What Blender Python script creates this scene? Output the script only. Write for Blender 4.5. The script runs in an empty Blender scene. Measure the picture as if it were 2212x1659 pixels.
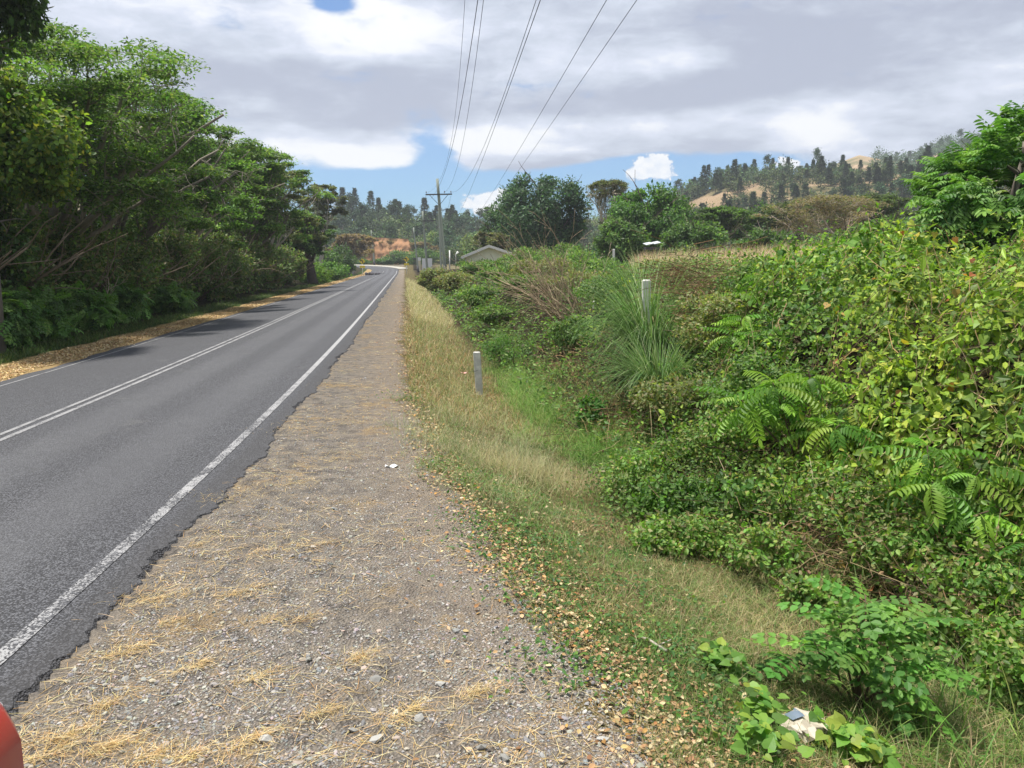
import bpy, math, random
import numpy as np
from math import radians as R_, sin, cos, pi
rng = np.random.default_rng(11)
random.seed(5)
scene = bpy.context.scene
COL = scene.collection

# ------------------------------------------------------------------ camera
CAM_H = 2.0
PITCH = R_(8.92)
cd = bpy.data.cameras.new('camera')
cam = bpy.data.objects.new('camera', cd)
COL.objects.link(cam)
cd.sensor_width = 36.0
cd.lens = 36.0 * 0.7507
cd.clip_start = 0.05
cd.clip_end = 9000
cam.location = (0, 0, CAM_H)
cam.rotation_euler = (pi / 2 - PITCH, 0, 0)
scene.camera = cam

# ------------------------------------------------------------------ render / view
scene.view_settings.view_transform = 'Standard'
scene.view_settings.look = 'None'
scene.view_settings.exposure = 1.12
scene.view_settings.gamma = 1.0
scene.cycles.use_denoising = True
scene.cycles.denoiser = 'OPENIMAGEDENOISE'
scene.cycles.denoising_input_passes = 'RGB_ALBEDO_NORMAL'
scene.cycles.denoising_prefilter = 'ACCURATE'
scene.cycles.max_bounces = 6
scene.cycles.diffuse_bounces = 3
scene.cycles.glossy_bounces = 2
scene.cycles.transmission_bounces = 4
scene.cycles.transparent_max_bounces = 4
scene.cycles.use_adaptive_sampling = True
scene.cycles.adaptive_threshold = 0.015

# ------------------------------------------------------------------ sun + sky
SUN_EL, SUN_AZ = R_(77), R_(-80)          # azimuth measured from +Y towards +X
sl = bpy.data.lights.new('sun', 'SUN')
sl.energy = 3.3
sl.angle = R_(4.0)
sl.color = (1.0, 0.95, 0.87)
sun = bpy.data.objects.new('sun', sl)
COL.objects.link(sun)
sun.location = (-30, 20, 60)
sun.rotation_euler = (pi / 2 - SUN_EL, 0, -SUN_AZ + pi)

world = bpy.data.worlds.new("World")
scene.world = world
world.use_nodes = True
nt = world.node_tree
nt.nodes.clear()

class NB:
    """tiny helper to write node maths"""
    def __init__(s, nt): s.nt = nt
    def n(s, t, **kw):
        x = s.nt.nodes.new(t)
        for k, v in kw.items(): setattr(x, k, v)
        return x
    def put(s, sock, v):
        if hasattr(v, 'is_output') or isinstance(v, bpy.types.NodeSocket): s.nt.links.new(v, sock)
        else: sock.default_value = v
    def m(s, op, a, b=None, c=None, clamp=False):
        x = s.n('ShaderNodeMath', operation=op, use_clamp=clamp)
        s.put(x.inputs[0], a)
        if b is not None: s.put(x.inputs[1], b)
        if c is not None: s.put(x.inputs[2], c)
        return x.outputs[0]
    def ss(s, v, a, b, lo=0.0, hi=1.0):
        x = s.n('ShaderNodeMapRange', interpolation_type='SMOOTHSTEP')
        s.put(x.inputs[0], v); s.put(x.inputs[1], a); s.put(x.inputs[2], b)
        s.put(x.inputs[3], lo); s.put(x.inputs[4], hi)
        return x.outputs[0]
    def mix(s, f, a, b, mode='MIX'):
        x = s.n('ShaderNodeMix', data_type='RGBA', blend_type=mode)
        s.put(x.inputs[0], f)
        for sk, v in ((x.inputs[6], a), (x.inputs[7], b)):
            if isinstance(v, tuple) and len(v) == 3: v = (*v, 1)
            s.put(sk, v)
        return x.outputs[2]
    def noise(s, vec, scale, detail=4, rough=0.5, dist=0.0, out=0):
        x = s.n('ShaderNodeTexNoise')
        if vec is not None: s.put(x.inputs['Vector'], vec)
        x.inputs['Scale'].default_value = scale
        x.inputs['Detail'].default_value = detail
        x.inputs['Roughness'].default_value = rough
        x.inputs['Distortion'].default_value = dist
        return x.outputs[out]
    def comb(s, x, y, z):
        c = s.n('ShaderNodeCombineXYZ')
        s.put(c.inputs[0], x); s.put(c.inputs[1], y); s.put(c.inputs[2], z)
        return c.outputs[0]

b = NB(nt)
tc = b.n('ShaderNodeTexCoord')
sep = b.n('ShaderNodeSeparateXYZ')
nt.links.new(tc.outputs['Generated'], sep.inputs[0])
dx, dy, dz = sep.outputs
zc = b.m('MAXIMUM', dz, 0.0)
den = b.m('ADD', zc, 0.16)
cx = b.m('DIVIDE', dx, den)
cy = b.m('DIVIDE', dy, den)
plane = b.comb(cx, cy, 0.0)
az = b.m('ARCTAN2', dx, dy)
el = b.m('ARCSINE', dz)

def skypos(px, py):
    """direction (azimuth, elevation) seen at a point of the 2212 px wide photograph"""
    u, v = (px - 1106) / 1660.6, (829.5 - py) / 1660.6
    y = cos(PITCH) + v * sin(PITCH); z = -sin(PITCH) + v * cos(PITCH)
    return math.atan2(u, y), math.asin(z / math.sqrt(u * u + y * y + z * z))
def blob(px, py, sx, sy, amp, tilt=0.0):
    a0, e0 = skypos(px, py)
    da = b.m('SUBTRACT', az, a0); de = b.m('SUBTRACT', el, e0)
    if tilt: de = b.m('SUBTRACT', de, b.m('MULTIPLY', da, tilt))
    qa = b.m('DIVIDE', da, sx / 1660.6); qe = b.m('DIVIDE', de, sy / 1660.6)
    r2 = b.m('ADD', b.m('MULTIPLY', qa, qa), b.m('MULTIPLY', qe, qe))
    return b.m('MULTIPLY', b.m('EXPONENT', b.m('MULTIPLY', r2, -1.0)), amp)
def total(l):
    t = l[0]
    for x in l[1:]: t = b.m('ADD', t, x)
    return t

nA = b.noise(plane, 1.15, 7, 0.52, 0.25)
nB = b.noise(b.comb(b.m('MULTIPLY', cx, 0.8), b.m('MULTIPLY', cy, 1.2), 3.7), 2.6, 8, 0.55, 0.2)
nE = b.noise(b.comb(b.m('MULTIPLY', az, 1.0), b.m('MULTIPLY', el, 2.2), 1.3), 9.0, 7, 0.55, 0.3)
nF = b.noise(b.comb(az, b.m('MULTIPLY', el, 1.15), 5.1), 75.0, 8, 0.62, 0.3)
nG = b.noise(b.comb(az, b.m('MULTIPLY', el, 2.4), 2.2), 26.0, 8, 0.6, 0.4)
# cover: high cloud deck, thinning towards the horizon, with gaps
cover = total([
    b.ss(el, 0.085, 0.175, -0.02, 0.95), b.m('MULTIPLY', b.m('SUBTRACT', nE, 0.5), 1.7), b.m('MULTIPLY', b.m('SUBTRACT', nG, 0.5), 0.9),
    blob(720, 2, 42, 22, -1.5), blob(940, 325, 60, 60, -1.35), blob(800, 395, 170, 22, -0.9),
    blob(1330, 365, 130, 26, -1.3, 0.16), blob(1600, 345, 110, 24, -0.9), blob(1050, 390, 130, 22, -0.45),
    blob(780, 330, 130, 32, 1.0), blob(1060, 300, 120, 36, 0.9), blob(760, 440, 130, 22, 0.5), blob(1150, 345, 200, 22, 0.55),
    blob(1900, 300, 260, 50, 0.9), blob(1500, 300, 260, 40, 0.8)])
covm = b.ss(cover, 0.12, 0.80)
# brightness of the clouds: dark bellies and bright lumps
light = total([
    b.m('ADD', b.m('MULTIPLY', b.m('SUBTRACT', nA, 0.5), 1.7), 0.46), b.m('MULTIPLY', b.m('SUBTRACT', nB, 0.5), 1.25), b.m('MULTIPLY', b.m('SUBTRACT', nG, 0.5), 0.7),
    blob(790, 45, 130, 55, 0.75), blob(1130, 60, 330, 130, 0.18), blob(1480, 140, 130, 40, 0.30, 0.1),
    blob(760, 320, 170, 40, 0.55), blob(1070, 300, 110, 34, 0.55), blob(1500, 260, 330, 34, 0.32, 0.1),
    blob(1760, 275, 90, 32, 0.45), blob(2190, 150, 150, 60, 0.3),
    blob(560, 170, 330, 60, -0.22), blob(1820, 130, 420, 75, -0.42, 0.05), blob(830, 215, 420, 45, -0.30),
    blob(2050, 235, 200, 26, -0.32), blob(1700, 20, 300, 60, -0.2), blob(1500, 210, 200, 26, -0.18, 0.1)])
lit = b.ss(light, 0.08, 1.05)
ramp = b.n('ShaderNodeValToRGB')
nt.links.new(lit, ramp.inputs[0])
cr = ramp.color_ramp
cr.elements[0].position = 0.0; cr.elements[0].color = (0.42, 0.46, 0.58, 1)
cr.elements[1].position = 1.0; cr.elements[1].color = (0.97, 0.98, 1.0, 1)
e = cr.elements.new(0.38); e.color = (0.58, 0.635, 0.75, 1)
e = cr.elements.new(0.70); e.color = (0.71, 0.76, 0.89, 1)
# bright cumulus heads standing behind the hills
cum0 = total([
    blob(1410, 352, 36, 20, 0.95), blob(1385, 375, 34, 18, 0.8), blob(1440, 372, 26, 20, 0.7), blob(1050, 440, 62, 26, 0.95), blob(1085, 420, 26, 16, 0.6),
    blob(1690, 352, 30, 14, 0.85), blob(1720, 360, 22, 12, 0.6)])
cum = b.m('ADD', cum0, b.m('MULTIPLY', b.m('MULTIPLY', b.m('SUBTRACT', nF, 0.5), 1.8), b.ss(cum0, 0.05, 0.4)))
cumm = b.ss(cum, 0.36, 0.60)
cumc = b.mix(b.ss(nF, 0.30, 0.62), (0.80, 0.86, 0.95), (0.98, 0.99, 1.0))
deck = b.mix(cumm, ramp.outputs[0], cumc)
mask = b.m('MAXIMUM', covm, cumm)
sky = b.n('ShaderNodeTexSky', sky_type='NISHITA', sun_disc=False)
sky.sun_elevation = SUN_EL
sky.sun_rotation = SUN_AZ
sky.air_density = 1.0; sky.dust_density = 0.6; sky.ozone_density = 2.5
bg1 = b.n('ShaderNodeBackground'); nt.links.new(b.mix(1.0, sky.outputs[0], (0.62, 0.90, 1.18), 'MULTIPLY'), bg1.inputs[0]); bg1.inputs[1].default_value = 0.058
bg2 = b.n('ShaderNodeBackground'); nt.links.new(deck, bg2.inputs[0]); bg2.inputs[1].default_value = 0.50
mx = b.n('ShaderNodeMixShader'); nt.links.new(mask, mx.inputs[0])
nt.links.new(bg1.outputs[0], mx.inputs[1]); nt.links.new(bg2.outputs[0], mx.inputs[2])
wo = b.n('ShaderNodeOutputWorld'); nt.links.new(mx.outputs[0], wo.inputs[0])
world.cycles.sampling_method = 'MANUAL'
world.cycles.sample_map_resolution = 512

# ------------------------------------------------------------------ mesh helpers
class G:
    def __init__(s): s.V, s.F, s.C, s.n, s.E = [], [], [], 0, []
    def add(s, V, F, C=(1, 1, 1)):
        V = np.asarray(V, float)
        C = np.asarray(C, float)
        if C.ndim == 1: C = np.repeat(C[None, :], len(V), 0)
        for f in F: s.F.append(np.asarray(f, np.int64) + s.n)
        s.V.append(V); s.C.append(C); s.n += len(V)
    def inst(s, T, pos, M, S, C):
        """copies of template T=(V, [F..]) ; M (N,3,3) columns are axes ; S (N,) or (N,3)"""
        tv, tf = T
        N = len(pos)
        if N == 0: return
        S = np.asarray(S, float)
        if S.ndim == 1: S = np.repeat(S[:, None], 3, 1)
        P = tv[None, :, :] * S[:, None, :]
        P = np.einsum('nij,nvj->nvi', M, P) + np.asarray(pos)[:, None, :]
        k = len(tv)
        C = np.asarray(C, float)
        if C.ndim == 1: C = np.repeat(C[None, :], N, 0)
        CC = np.repeat(C, k, 0)
        off = (np.arange(N) * k)
        for f in tf:
            ff = np.asarray(f)[None, :, :] + off[:, None, None]
            s.F.append(ff.reshape(-1, ff.shape[2]) + s.n)
        s.V.append(P.reshape(-1, 3)); s.C.append(CC); s.n += N * k
    def tube(s, pts, rad, k=5, C=(1, 1, 1), cap=True):
        pts = np.asarray(pts, float); n = len(pts)
        rad = np.broadcast_to(np.asarray(rad, float), (n,))
        t = np.gradient(pts, axis=0)
        t /= np.linalg.norm(t, axis=1)[:, None] + 1e-9
        ref = np.array([0, 0, 1.0]) if abs(t[0][2]) < .9 else np.array([1.0, 0, 0])
        x = np.cross(t, ref); x /= np.linalg.norm(x, axis=1)[:, None] + 1e-9
        y = np.cross(t, x)
        a = np.arange(k) * 2 * pi / k
        V = pts[:, None, :] + rad[:, None, None] * (np.cos(a)[None, :, None] * x[:, None, :] + np.sin(a)[None, :, None] * y[:, None, :])
        i = np.arange(n - 1)[:, None] * k; j = np.arange(k)[None, :]; j2 = (j + 1) % k
        F = np.stack([i + j, i + j2, i + k + j2, i + k + j], -1).reshape(-1, 4)
        fs = [F]
        if cap and k > 2: fs += [np.arange(k)[None, ::-1], (np.arange(k) + (n - 1) * k)[None, :]]
        s.add(V.reshape(-1, 3), fs, C)
    def box(s, c, d, C=(1, 1, 1), M=None):
        v = np.array([[x, y, z] for z in (-.5, .5) for x, y in ((-.5, -.5), (.5, -.5), (.5, .5), (-.5, .5))]) * np.asarray(d, float)
        if M is not None: v = v @ np.asarray(M).T
        s.add(v + np.asarray(c, float), [np.array([[3, 2, 1, 0], [4, 5, 6, 7], [0, 1, 5, 4], [1, 2, 6, 5], [2, 3, 7, 6], [3, 0, 4, 7]])], C)
    def build(s, name, mat, parent=None, smooth=False, link=True):
        me = bpy.data.meshes.new(name)
        V = np.concatenate(s.V) if s.V else np.zeros((0, 3))
        C = np.concatenate(s.C) if s.C else np.zeros((0, 3))
        me.vertices.add(len(V))
        me.vertices.foreach_set('co', V.astype(np.float32).ravel())
        tot = np.concatenate([np.full(len(f), f.shape[1]) for f in s.F])
        loops = np.concatenate([f.ravel() for f in s.F])
        me.loops.add(len(loops)); me.loops.foreach_set('vertex_index', loops.astype(np.int32))
        st = np.concatenate([[0], np.cumsum(tot)[:-1]])
        me.polygons.add(len(tot))
        me.polygons.foreach_set('loop_start', st.astype(np.int32))
        me.polygons.foreach_set('use_smooth', np.full(len(tot), smooth))
        a = me.color_attributes.new('Col', 'FLOAT_COLOR', 'POINT')
        a.data.foreach_set('color', np.concatenate([C, np.ones((len(C), 1))], 1).astype(np.float32).ravel())
        for nm, arr in s.E:
            at_ = me.attributes.new(nm, 'FLOAT', 'POINT'); at_.data.foreach_set('value', np.asarray(arr, np.float32))
        me.update(calc_edges=True)
        me.validate()
        if mat: me.materials.append(mat)
        o = bpy.data.objects.new(name, me)
        if link: COL.objects.link(o)
        if parent is not None: o.parent = parent
        return o

def tag(o, label=None, cat=None, group=None, kind=None):
    if label: o['label'] = label
    if cat: o['category'] = cat
    if group: o['group'] = group
    if kind: o['kind'] = kind
    return o
def empty(name, loc=(0, 0, 0), rz=0.0, label=None, cat=None, group=None):
    o = bpy.data.objects.new(name, None); COL.objects.link(o)
    o.location = loc; o.rotation_euler = (0, 0, rz); o.empty_display_size = .3
    return tag(o, label, cat, group)
def copy_tree(o, parent=None):
    c = o.copy(); COL.objects.link(c)
    if parent is not None: c.parent = parent
    for ch in o.children: copy_tree(ch, c)
    return c

def unit(v): return v / (np.linalg.norm(v, axis=-1, keepdims=True) + 1e-9)
def frames(d, nrm):
    """rotation matrices: leaf axis +Y along d, leaf face +Z near nrm"""
    y = unit(d); x = unit(np.cross(y, nrm)); z = np.cross(x, y)
    return np.stack([x, y, z], -1)
def rdir(n): return unit(rng.normal(size=(n, 3)))
def palette(n, cols, w=None, jit=0.18):
    cols = np.asarray(cols, float)
    i = rng.choice(len(cols), n, p=None if w is None else np.asarray(w) / sum(w))
    return np.clip(cols[i] * (1 + rng.normal(0, jit, (n, 1))) * (1 + rng.normal(0, jit * .3, (n, 3))), .004, .95)

# leaf templates -----------------------------------------------------
T_DIA = (np.array([[0, 0, 0], [.3, .45, .05], [0, 1, 0], [-.3, .45, .05]]), [np.array([[0, 1, 2, 3]])])
T_NARROW = (np.array([[0, 0, 0], [.14, .4, .03], [0, 1, -.06], [-.14, .4, .03]]), [np.array([[0, 1, 2, 3]])])
T_OVAL = (np.array([[0, 0, 0], [.26, .3, .07], [.24, .68, .05], [0, 1, -.04], [-.24, .68, .05], [-.26, .3, .07]]), [np.array([[0, 1, 2, 3], [0, 3, 4, 5]])])
T_HEART = (np.array([[0, 0, 0], [.22, -.13, .05], [.46, .05, .10], [.42, .42, .08], [0, 1, -.10], [-.42, .42, .08], [-.46, .05, .10], [-.22, -.13, .05], [0, .45, .0]]),
           [np.array([[0, 1, 2, 8], [8, 2, 3, 4], [0, 8, 6, 7], [8, 4, 5, 6]])])
def blade(bend, n=4, w=.5):
    t = np.linspace(0, 1, n + 1)
    y = np.sin(t * bend) / max(bend, 1e-3); z = -(1 - np.cos(t * bend)) / max(bend, 1e-3)
    ww = w * (1 - t ** 1.7) * (0.75 + .5 * t * (1 - t)) + .02
    V = []
    for i in range(n + 1): V += [[-ww[i], y[i], z[i]], [ww[i], y[i], z[i]]]
    F = [[2 * i, 2 * i + 1, 2 * i + 3, 2 * i + 2] for i in range(n)]
    return np.array(V), [np.array(F)]
BLADES = [blade(bn, 3) for bn in (.25, .6, 1.0, 1.5)]
LONGBL = [blade(bn, 5) for bn in (.7, 1.2, 1.8, 2.4)]
def frond(pairs, bend, lw, ll, droop=.25, leaf=T_OVAL, end=True, rach=.008):
    """pinnate leaf along +Y with length 1"""
    g = G()
    t = np.linspace(0, 1, 9)
    y = np.sin(t * bend) / bend; z = -(1 - np.cos(t * bend)) / bend
    pts = np.stack([0 * t, y, z], 1)
    g.tube(pts, np.linspace(rach, rach * .4, 9), 3, cap=False)
    nr = g.n
    tt = np.linspace(.16, .97, pairs)
    P, D, N, S = [], [], [], []
    for q in tt:
        c = np.array([0, np.interp(q, t, y), np.interp(q, t, z)])
        a = q * bend; tang = np.array([0, cos(a), -sin(a)]); up = np.array([0, sin(a), cos(a)])
        for sd in (-1, 1):
            d = np.array([sd, 0, 0]) * .9 + tang * .42 - up * droop
            P.append(c); D.append(d); N.append(up + .25 * sd * np.array([1, 0, 0])); S.append([lw, ll * (1 - .45 * abs(q - .45)), ll])
    if end: P.append(pts[-1]); D.append(np.array([0, cos(bend), -sin(bend)])); N.append(np.array([0, sin(bend), cos(bend)])); S.append([lw, ll * .8, ll])
    g.inst(leaf, np.array(P), frames(np.array(D), np.array(N)), np.array(S), (1, 1, 1))
    return np.concatenate(g.V), g.F

# ------------------------------------------------------------------ materials
def newmat(name):
    m = bpy.data.materials.new(name); m.use_nodes = True
    m.node_tree.nodes.clear()
    nb = NB(m.node_tree)
    out = nb.n('ShaderNodeOutputMaterial')
    return m, nb, out
def attr(nb, name): 
    a = nb.n('ShaderNodeAttribute', attribute_name=name); return a
def leafmat(name, transl=.35, rough=.5, spec=.35, objvar=0.0, tint=(1.35, 1.45, .7)):
    m, nb, out = newmat(name)
    c = attr(nb, 'Col').outputs['Color']
    geo = nb.n('ShaderNodeTexCoord')
    nz = nb.noise(geo.outputs['Object'], 1.3, 3)
    c = nb.mix(1.0, c, nb.mix(nz, (.72, .72, .72), (1.28, 1.26, 1.2)), 'MULTIPLY')
    if objvar:
        oi = nb.n('ShaderNodeObjectInfo')
        hs = nb.n('ShaderNodeHueSaturation')
        nb.put(hs.inputs['Hue'], nb.ss(oi.outputs['Random'], 0., 1., .5 - objvar * .12, .5 + objvar * .10))
        rr = nb.m('FRACT', nb.m('MULTIPLY', oi.outputs['Random'], 17.3))
        nb.put(hs.inputs['Value'], nb.ss(rr, 0., 1., 1 - objvar, 1 + objvar * 1.1))
        nb.put(hs.inputs['Saturation'], nb.ss(nb.m('FRACT', nb.m('MULTIPLY', oi.outputs['Random'], 7.7)), 0., 1., 1 - objvar * .6, 1.0))
        nb.put(hs.inputs['Color'], c); c = hs.outputs[0]
    p = nb.n('ShaderNodeBsdfPrincipled')
    nb.put(p.inputs['Base Color'], c)
    p.inputs['Roughness'].default_value = rough
    p.inputs['Specular IOR Level'].default_value = spec
    tr = nb.n('ShaderNodeBsdfTranslucent')
    nb.put(tr.inputs[0], nb.mix(1.0, c, tint, 'MULTIPLY'))
    ms = nb.n('ShaderNodeMixShader'); ms.inputs[0].default_value = transl
    m.node_tree.links.new(p.outputs[0], ms.inputs[1]); m.node_tree.links.new(tr.outputs[0], ms.inputs[2])
    m.node_tree.links.new(ms.outputs[0], out.inputs[0])
    return m
def solid(name, col, rough=.8, spec=.3, var=.25, scale=8.0, bump=0.0, metal=0.0, usecol=False, coat=0.0, stretch=(1, 1, 1), dirt=None):
    m, nb, out = newmat(name)
    tcn = nb.n('ShaderNodeTexCoord')
    mp = nb.n('ShaderNodeMapping'); mp.inputs['Scale'].default_value = stretch
    m.node_tree.links.new(tcn.outputs['Object'], mp.inputs[0])
    nz = nb.noise(mp.outputs[0], scale, 6, .6)
    c = nb.mix(nz, tuple(x * (1 - var) for x in col), tuple(min(1, x * (1 + var)) for x in col))
    if usecol: c = nb.mix(1.0, c, attr(nb, 'Col').outputs['Color'], 'MULTIPLY')
    if dirt: c = nb.mix(nb.ss(nb.noise(mp.outputs[0], scale * .45, 7, .65), .45, .68), c, dirt)
    p = nb.n('ShaderNodeBsdfPrincipled')
    nb.put(p.inputs['Base Color'], c)
    p.inputs['Roughness'].default_value = rough; p.inputs['Specular IOR Level'].default_value = spec
    p.inputs['Metallic'].default_value = metal; p.inputs['Coat Weight'].default_value = coat
    if bump:
        bp = nb.n('ShaderNodeBump'); bp.inputs['Strength'].default_value = bump; bp.inputs['Distance'].default_value = .02
        nb.put(bp.inputs['Height'], nz); m.node_tree.links.new(bp.outputs[0], p.inputs['Normal'])
    m.node_tree.links.new(p.outputs[0], out.inputs[0])
    return m

M_LEAF = leafmat('leaf_matt', .45)
M_GLOSS = leafmat('leaf_glossy', .36, .5, .28)
M_FAR = leafmat('leaf_far', .25, .6, .2, .28)
M_PINE = leafmat('needle_far', .12, .7, .15, .22)
M_GRASS = leafmat('grass_blade', .32, .55, .25, 0, (1.15, 1.18, .92))
M_DRY = leafmat('dry_plant', .15, .8, .15, 0, (1, 1, 1))
M_BARK = solid('bark', (.20, .175, .15), .9, .15, .45, 5, .5, usecol=True)
M_PALEBARK = solid('pale_bark', (.40, .36, .30), .85, .15, .35, 6, .4, usecol=True)

# ------------------------------------------------------------------ terrain
def sstep(x, a, c):
    t = np.clip((np.asarray(x, float) - a) / (c - a), 0, 1); return t * t * (3 - 2 * t)
def Rl(Y):
    """X of the right white line; straight on until the bend"""
    Y = np.asarray(Y, float)
    return -1.70 - .138 * Y - .64 * np.exp(np.minimum(-Y / 8, .3))
def gedge(Y): return 1.6 + 1.7 * np.exp(-(np.clip(Y, 0, None) - 2.5) / 5)
def dcen(Y): return np.minimum(3.3 + 2 * np.exp(-(np.clip(Y, 0, None) - 5) / 3.5), 5.4)
U1 = [-.70, -.305, -.214, -.124, -.06, 0, .087, .177, .237, .273, .358, .436, .54, .70]
H1 = [10, 14, 20, 19, 16, 13, 15, 22, 31, 36, 37, 35, 36, 38]
U2 = [-.70, -.1, .2, .30, .37, .40, .436, .475, .51, .545, .58, .66, .75]
H2 = [20, 20, 40, 50, 58, 70, 78, 74, 74, 80, 84, 88, 90]
def lump(x, y, s=1.0):
    x = x * s; y = y * s
    return (np.sin(x * 1.7 + .3 + 1.1 * np.sin(y * .9)) + np.sin(y * 2.3 + 1.1 + .8 * np.sin(x * 1.3)) + .5 * np.sin(3.9 * x - 2.7 * y + 1) + .4 * np.sin(5.1 * y + 4.3 * x)) / 2.9
def road_z(d): # crossfall to the left of the crown
    return np.where(d > -2.8, -.012 * np.abs(d + 2.8) * 0 , -.045 * (-2.8 - d))
def ground_z(X, Y):
    X = np.asarray(X, float); Y = np.asarray(Y, float)
    d = X - Rl(Y)
    near = 1 - sstep(Y, 105, 150)
    z = np.where(d < -2.8, -.045 * np.clip(-2.8 - d, 0, 2.7), 0.0)
    z = z + .35 * sstep(d, -7.5, -13) + .01 * lump(X, Y, 2.0)
    g = gedge(Y); c = dcen(Y)
    z = z - .52 * sstep(d, g - .3, c) * near
    c4 = np.where(Y < 10, 3.6, 3.6 + .02 * np.clip(Y - 10, 0, 60))
    z = z + (1.72 * sstep(d, c + .35, c + c4) + np.clip(.042 * (d - c - c4), 0, 2.0)) * near
    z = z + .10 * lump(X, Y, .9) * sstep(d, c, c + 3) 
    r = np.hypot(X, Y); u = np.where(Y > 1, X / np.maximum(Y, 1), np.sign(X) * .7)
    h1 = np.interp(u, U1, H1); h2 = np.interp(u, U2, H2)
    base = 1.7 * sstep(r, 150, 212)
    hh = np.maximum(h1 + (h2 - h1) * sstep(r, 385, 640), 0)
    hill = (hh - 1.7) * sstep(r, 222 - 30 * sstep(u, .05, .3), 345) * (1 - sstep(r, 720, 2400))
    hill = hill + 2.2 * lump(X, Y, .021) * sstep(r, 240, 400) * (1 - sstep(r, 1400, 2400)) + 3.5 * lump(X, Y, .008) * sstep(r, 400, 700) * (1 - sstep(r, 1400, 2400))
    return z + base + hill
def gz1(x, y): return float(ground_z(np.array([x]), np.array([y]))[0])
def ray(px, py):
    u, v = (px - 1106) / 1660.6, (829.5 - py) / 1660.6
    return np.array([u, cos(PITCH) + v * sin(PITCH), -sin(PITCH) + v * cos(PITCH)])
def at(px, py, Y):
    r = ray(px, py); return np.array([0, 0, CAM_H]) + r * (Y / r[1])
def hit(px, py, lift=0.0):
    r = ray(px, py)
    Ys = np.geomspace(1.5, 900, 4000)
    P = np.array([0, 0, CAM_H])[None] + r[None] * (Ys / r[1])[:, None]
    k = np.nonzero(P[:, 2] < ground_z(P[:, 0], P[:, 1]) + lift)[0]
    return P[k[0]] if len(k) else P[-1]
def gx(px, Y): return (px - 1106) / 1660.6 * Y * 1.0

# ground sheet (polar grid, fine where the photo looks)
NR, NA = 430, 520
rad = np.geomspace(.6, 6000, NR)
aa = np.concatenate([np.linspace(-180, -46, 46, endpoint=False), np.linspace(-46, 46, NA - 92), np.linspace(46, 180, 47)[1:]])
A, Rr = np.meshgrid(np.radians(aa), rad)
GX, GY = np.sin(A) * Rr, np.cos(A) * Rr
GZ = ground_z(GX, GY)
dG = GX - Rl(GY)
corr = sstep(-dG, -.55, -.15) * sstep(dG, -5.6, -5.3) * (1 - sstep(GY, 170, 230)) * sstep(GY, -40, -20)
GZ = GZ - .055 * np.where((dG < .3) & (dG > -5.45), 1, 0) * (1 - sstep(GY, 220, 230))
g = G()
nA_ = len(aa)
i = np.arange(NR - 1)[:, None] * nA_; j = np.arange(nA_ - 1)[None, :]
F = np.stack([i + j, i + j + 1, i + nA_ + j + 1, i + nA_ + j], -1).reshape(-1, 4)[:, ::-1]
Vg = np.stack([GX, GY, GZ], -1).reshape(-1, 3)
c0 = len(Vg)
fan = np.stack([np.full(nA_ - 1, c0), np.arange(nA_ - 1) + 1, np.arange(nA_ - 1)], -1)[:, ::-1]
g.add(np.concatenate([Vg, [[0, 0, gz1(0, 0)]]]), [F, fan])
rr_ = np.hypot(GX, GY)
g.E = [('d', np.append(dG.ravel(), 2)), ('gz', np.append((dG - gedge(GY)).ravel(), -1)),
       ('hill', np.append((sstep(rr_, 150, 260)).ravel(), 0)),
       ('bare', np.append((sstep(GX / np.maximum(GY, 1), .18, .26) * sstep(rr_, 240, 300) * (GY > 0)).ravel(), 0))]

m, nb, out = newmat('ground_soil')
tcn = nb.n('ShaderNodeTexCoord'); P = tcn.outputs['Object']
d = attr(nb, 'd').outputs['Fac']; gzv = attr(nb, 'gz').outputs['Fac']; hl = attr(nb, 'hill').outputs['Fac']; br = attr(nb, 'bare').outputs['Fac']
n1 = nb.noise(P, .9, 6, .6); n2 = nb.noise(P, 6.0, 6, .65); n3 = nb.noise(P, 45.0, 4, .6); nh = nb.noise(P, .035, 8, .6)
vo = nb.n('ShaderNodeTexVoronoi'); m.node_tree.links.new(P, vo.inputs['Vector']); vo.inputs['Scale'].default_value = 62.0; vo.inputs['Randomness'].default_value = 1
vo2 = nb.n('ShaderNodeTexVoronoi'); m.node_tree.links.new(P, vo2.inputs['Vector']); vo2.inputs['Scale'].default_value = 28.0
stone = nb.mix(nb.ss(vo.outputs['Color'], .1, .9), (.20, .19, .175), (.44, .42, .39))
stone = nb.mix(nb.ss(vo.outputs['Distance'], .0, .011), stone, nb.mix(1., stone, (.55, .52, .50), 'MULTIPLY'))
dirt = nb.mix(n3, (.25, .215, .175), (.38, .335, .275))
grav = nb.mix(nb.ss(n2, .36, .60), stone, dirt)
grav = nb.mix(nb.m('MULTIPLY', nb.ss(gzv, -1.2, -.1), .6), grav, nb.mix(n3, (.29, .235, .18), (.42, .345, .265)))
straw = nb.mix(n3, (.33, .21, .09), (.52, .37, .17))
grav = nb.mix(nb.m('MULTIPLY', nb.ss(nb.m('ADD', n1, nb.m('MULTIPLY', n2, .4)), .74, .90), .6), grav, straw)
verge = nb.mix(nb.ss(n2, .35, .65), (.085, .085, .030), (.24, .175, .085))
verge = nb.mix(nb.ss(n1, .55, .72), verge, (.05, .085, .022))
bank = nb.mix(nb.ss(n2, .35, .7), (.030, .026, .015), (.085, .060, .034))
field = nb.mix(n1, (.32, .25, .16), (.18, .18, .08))
edge = nb.m('ADD', gzv, nb.m('MULTIPLY', nb.m('SUBTRACT', nb.m('ADD', n1, n2), 1.0), 1.1))
c = nb.mix(nb.ss(edge, -.12, .12), grav, verge)
c = nb.mix(nb.ss(gzv, 1.7, 2.6), c, bank)
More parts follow.
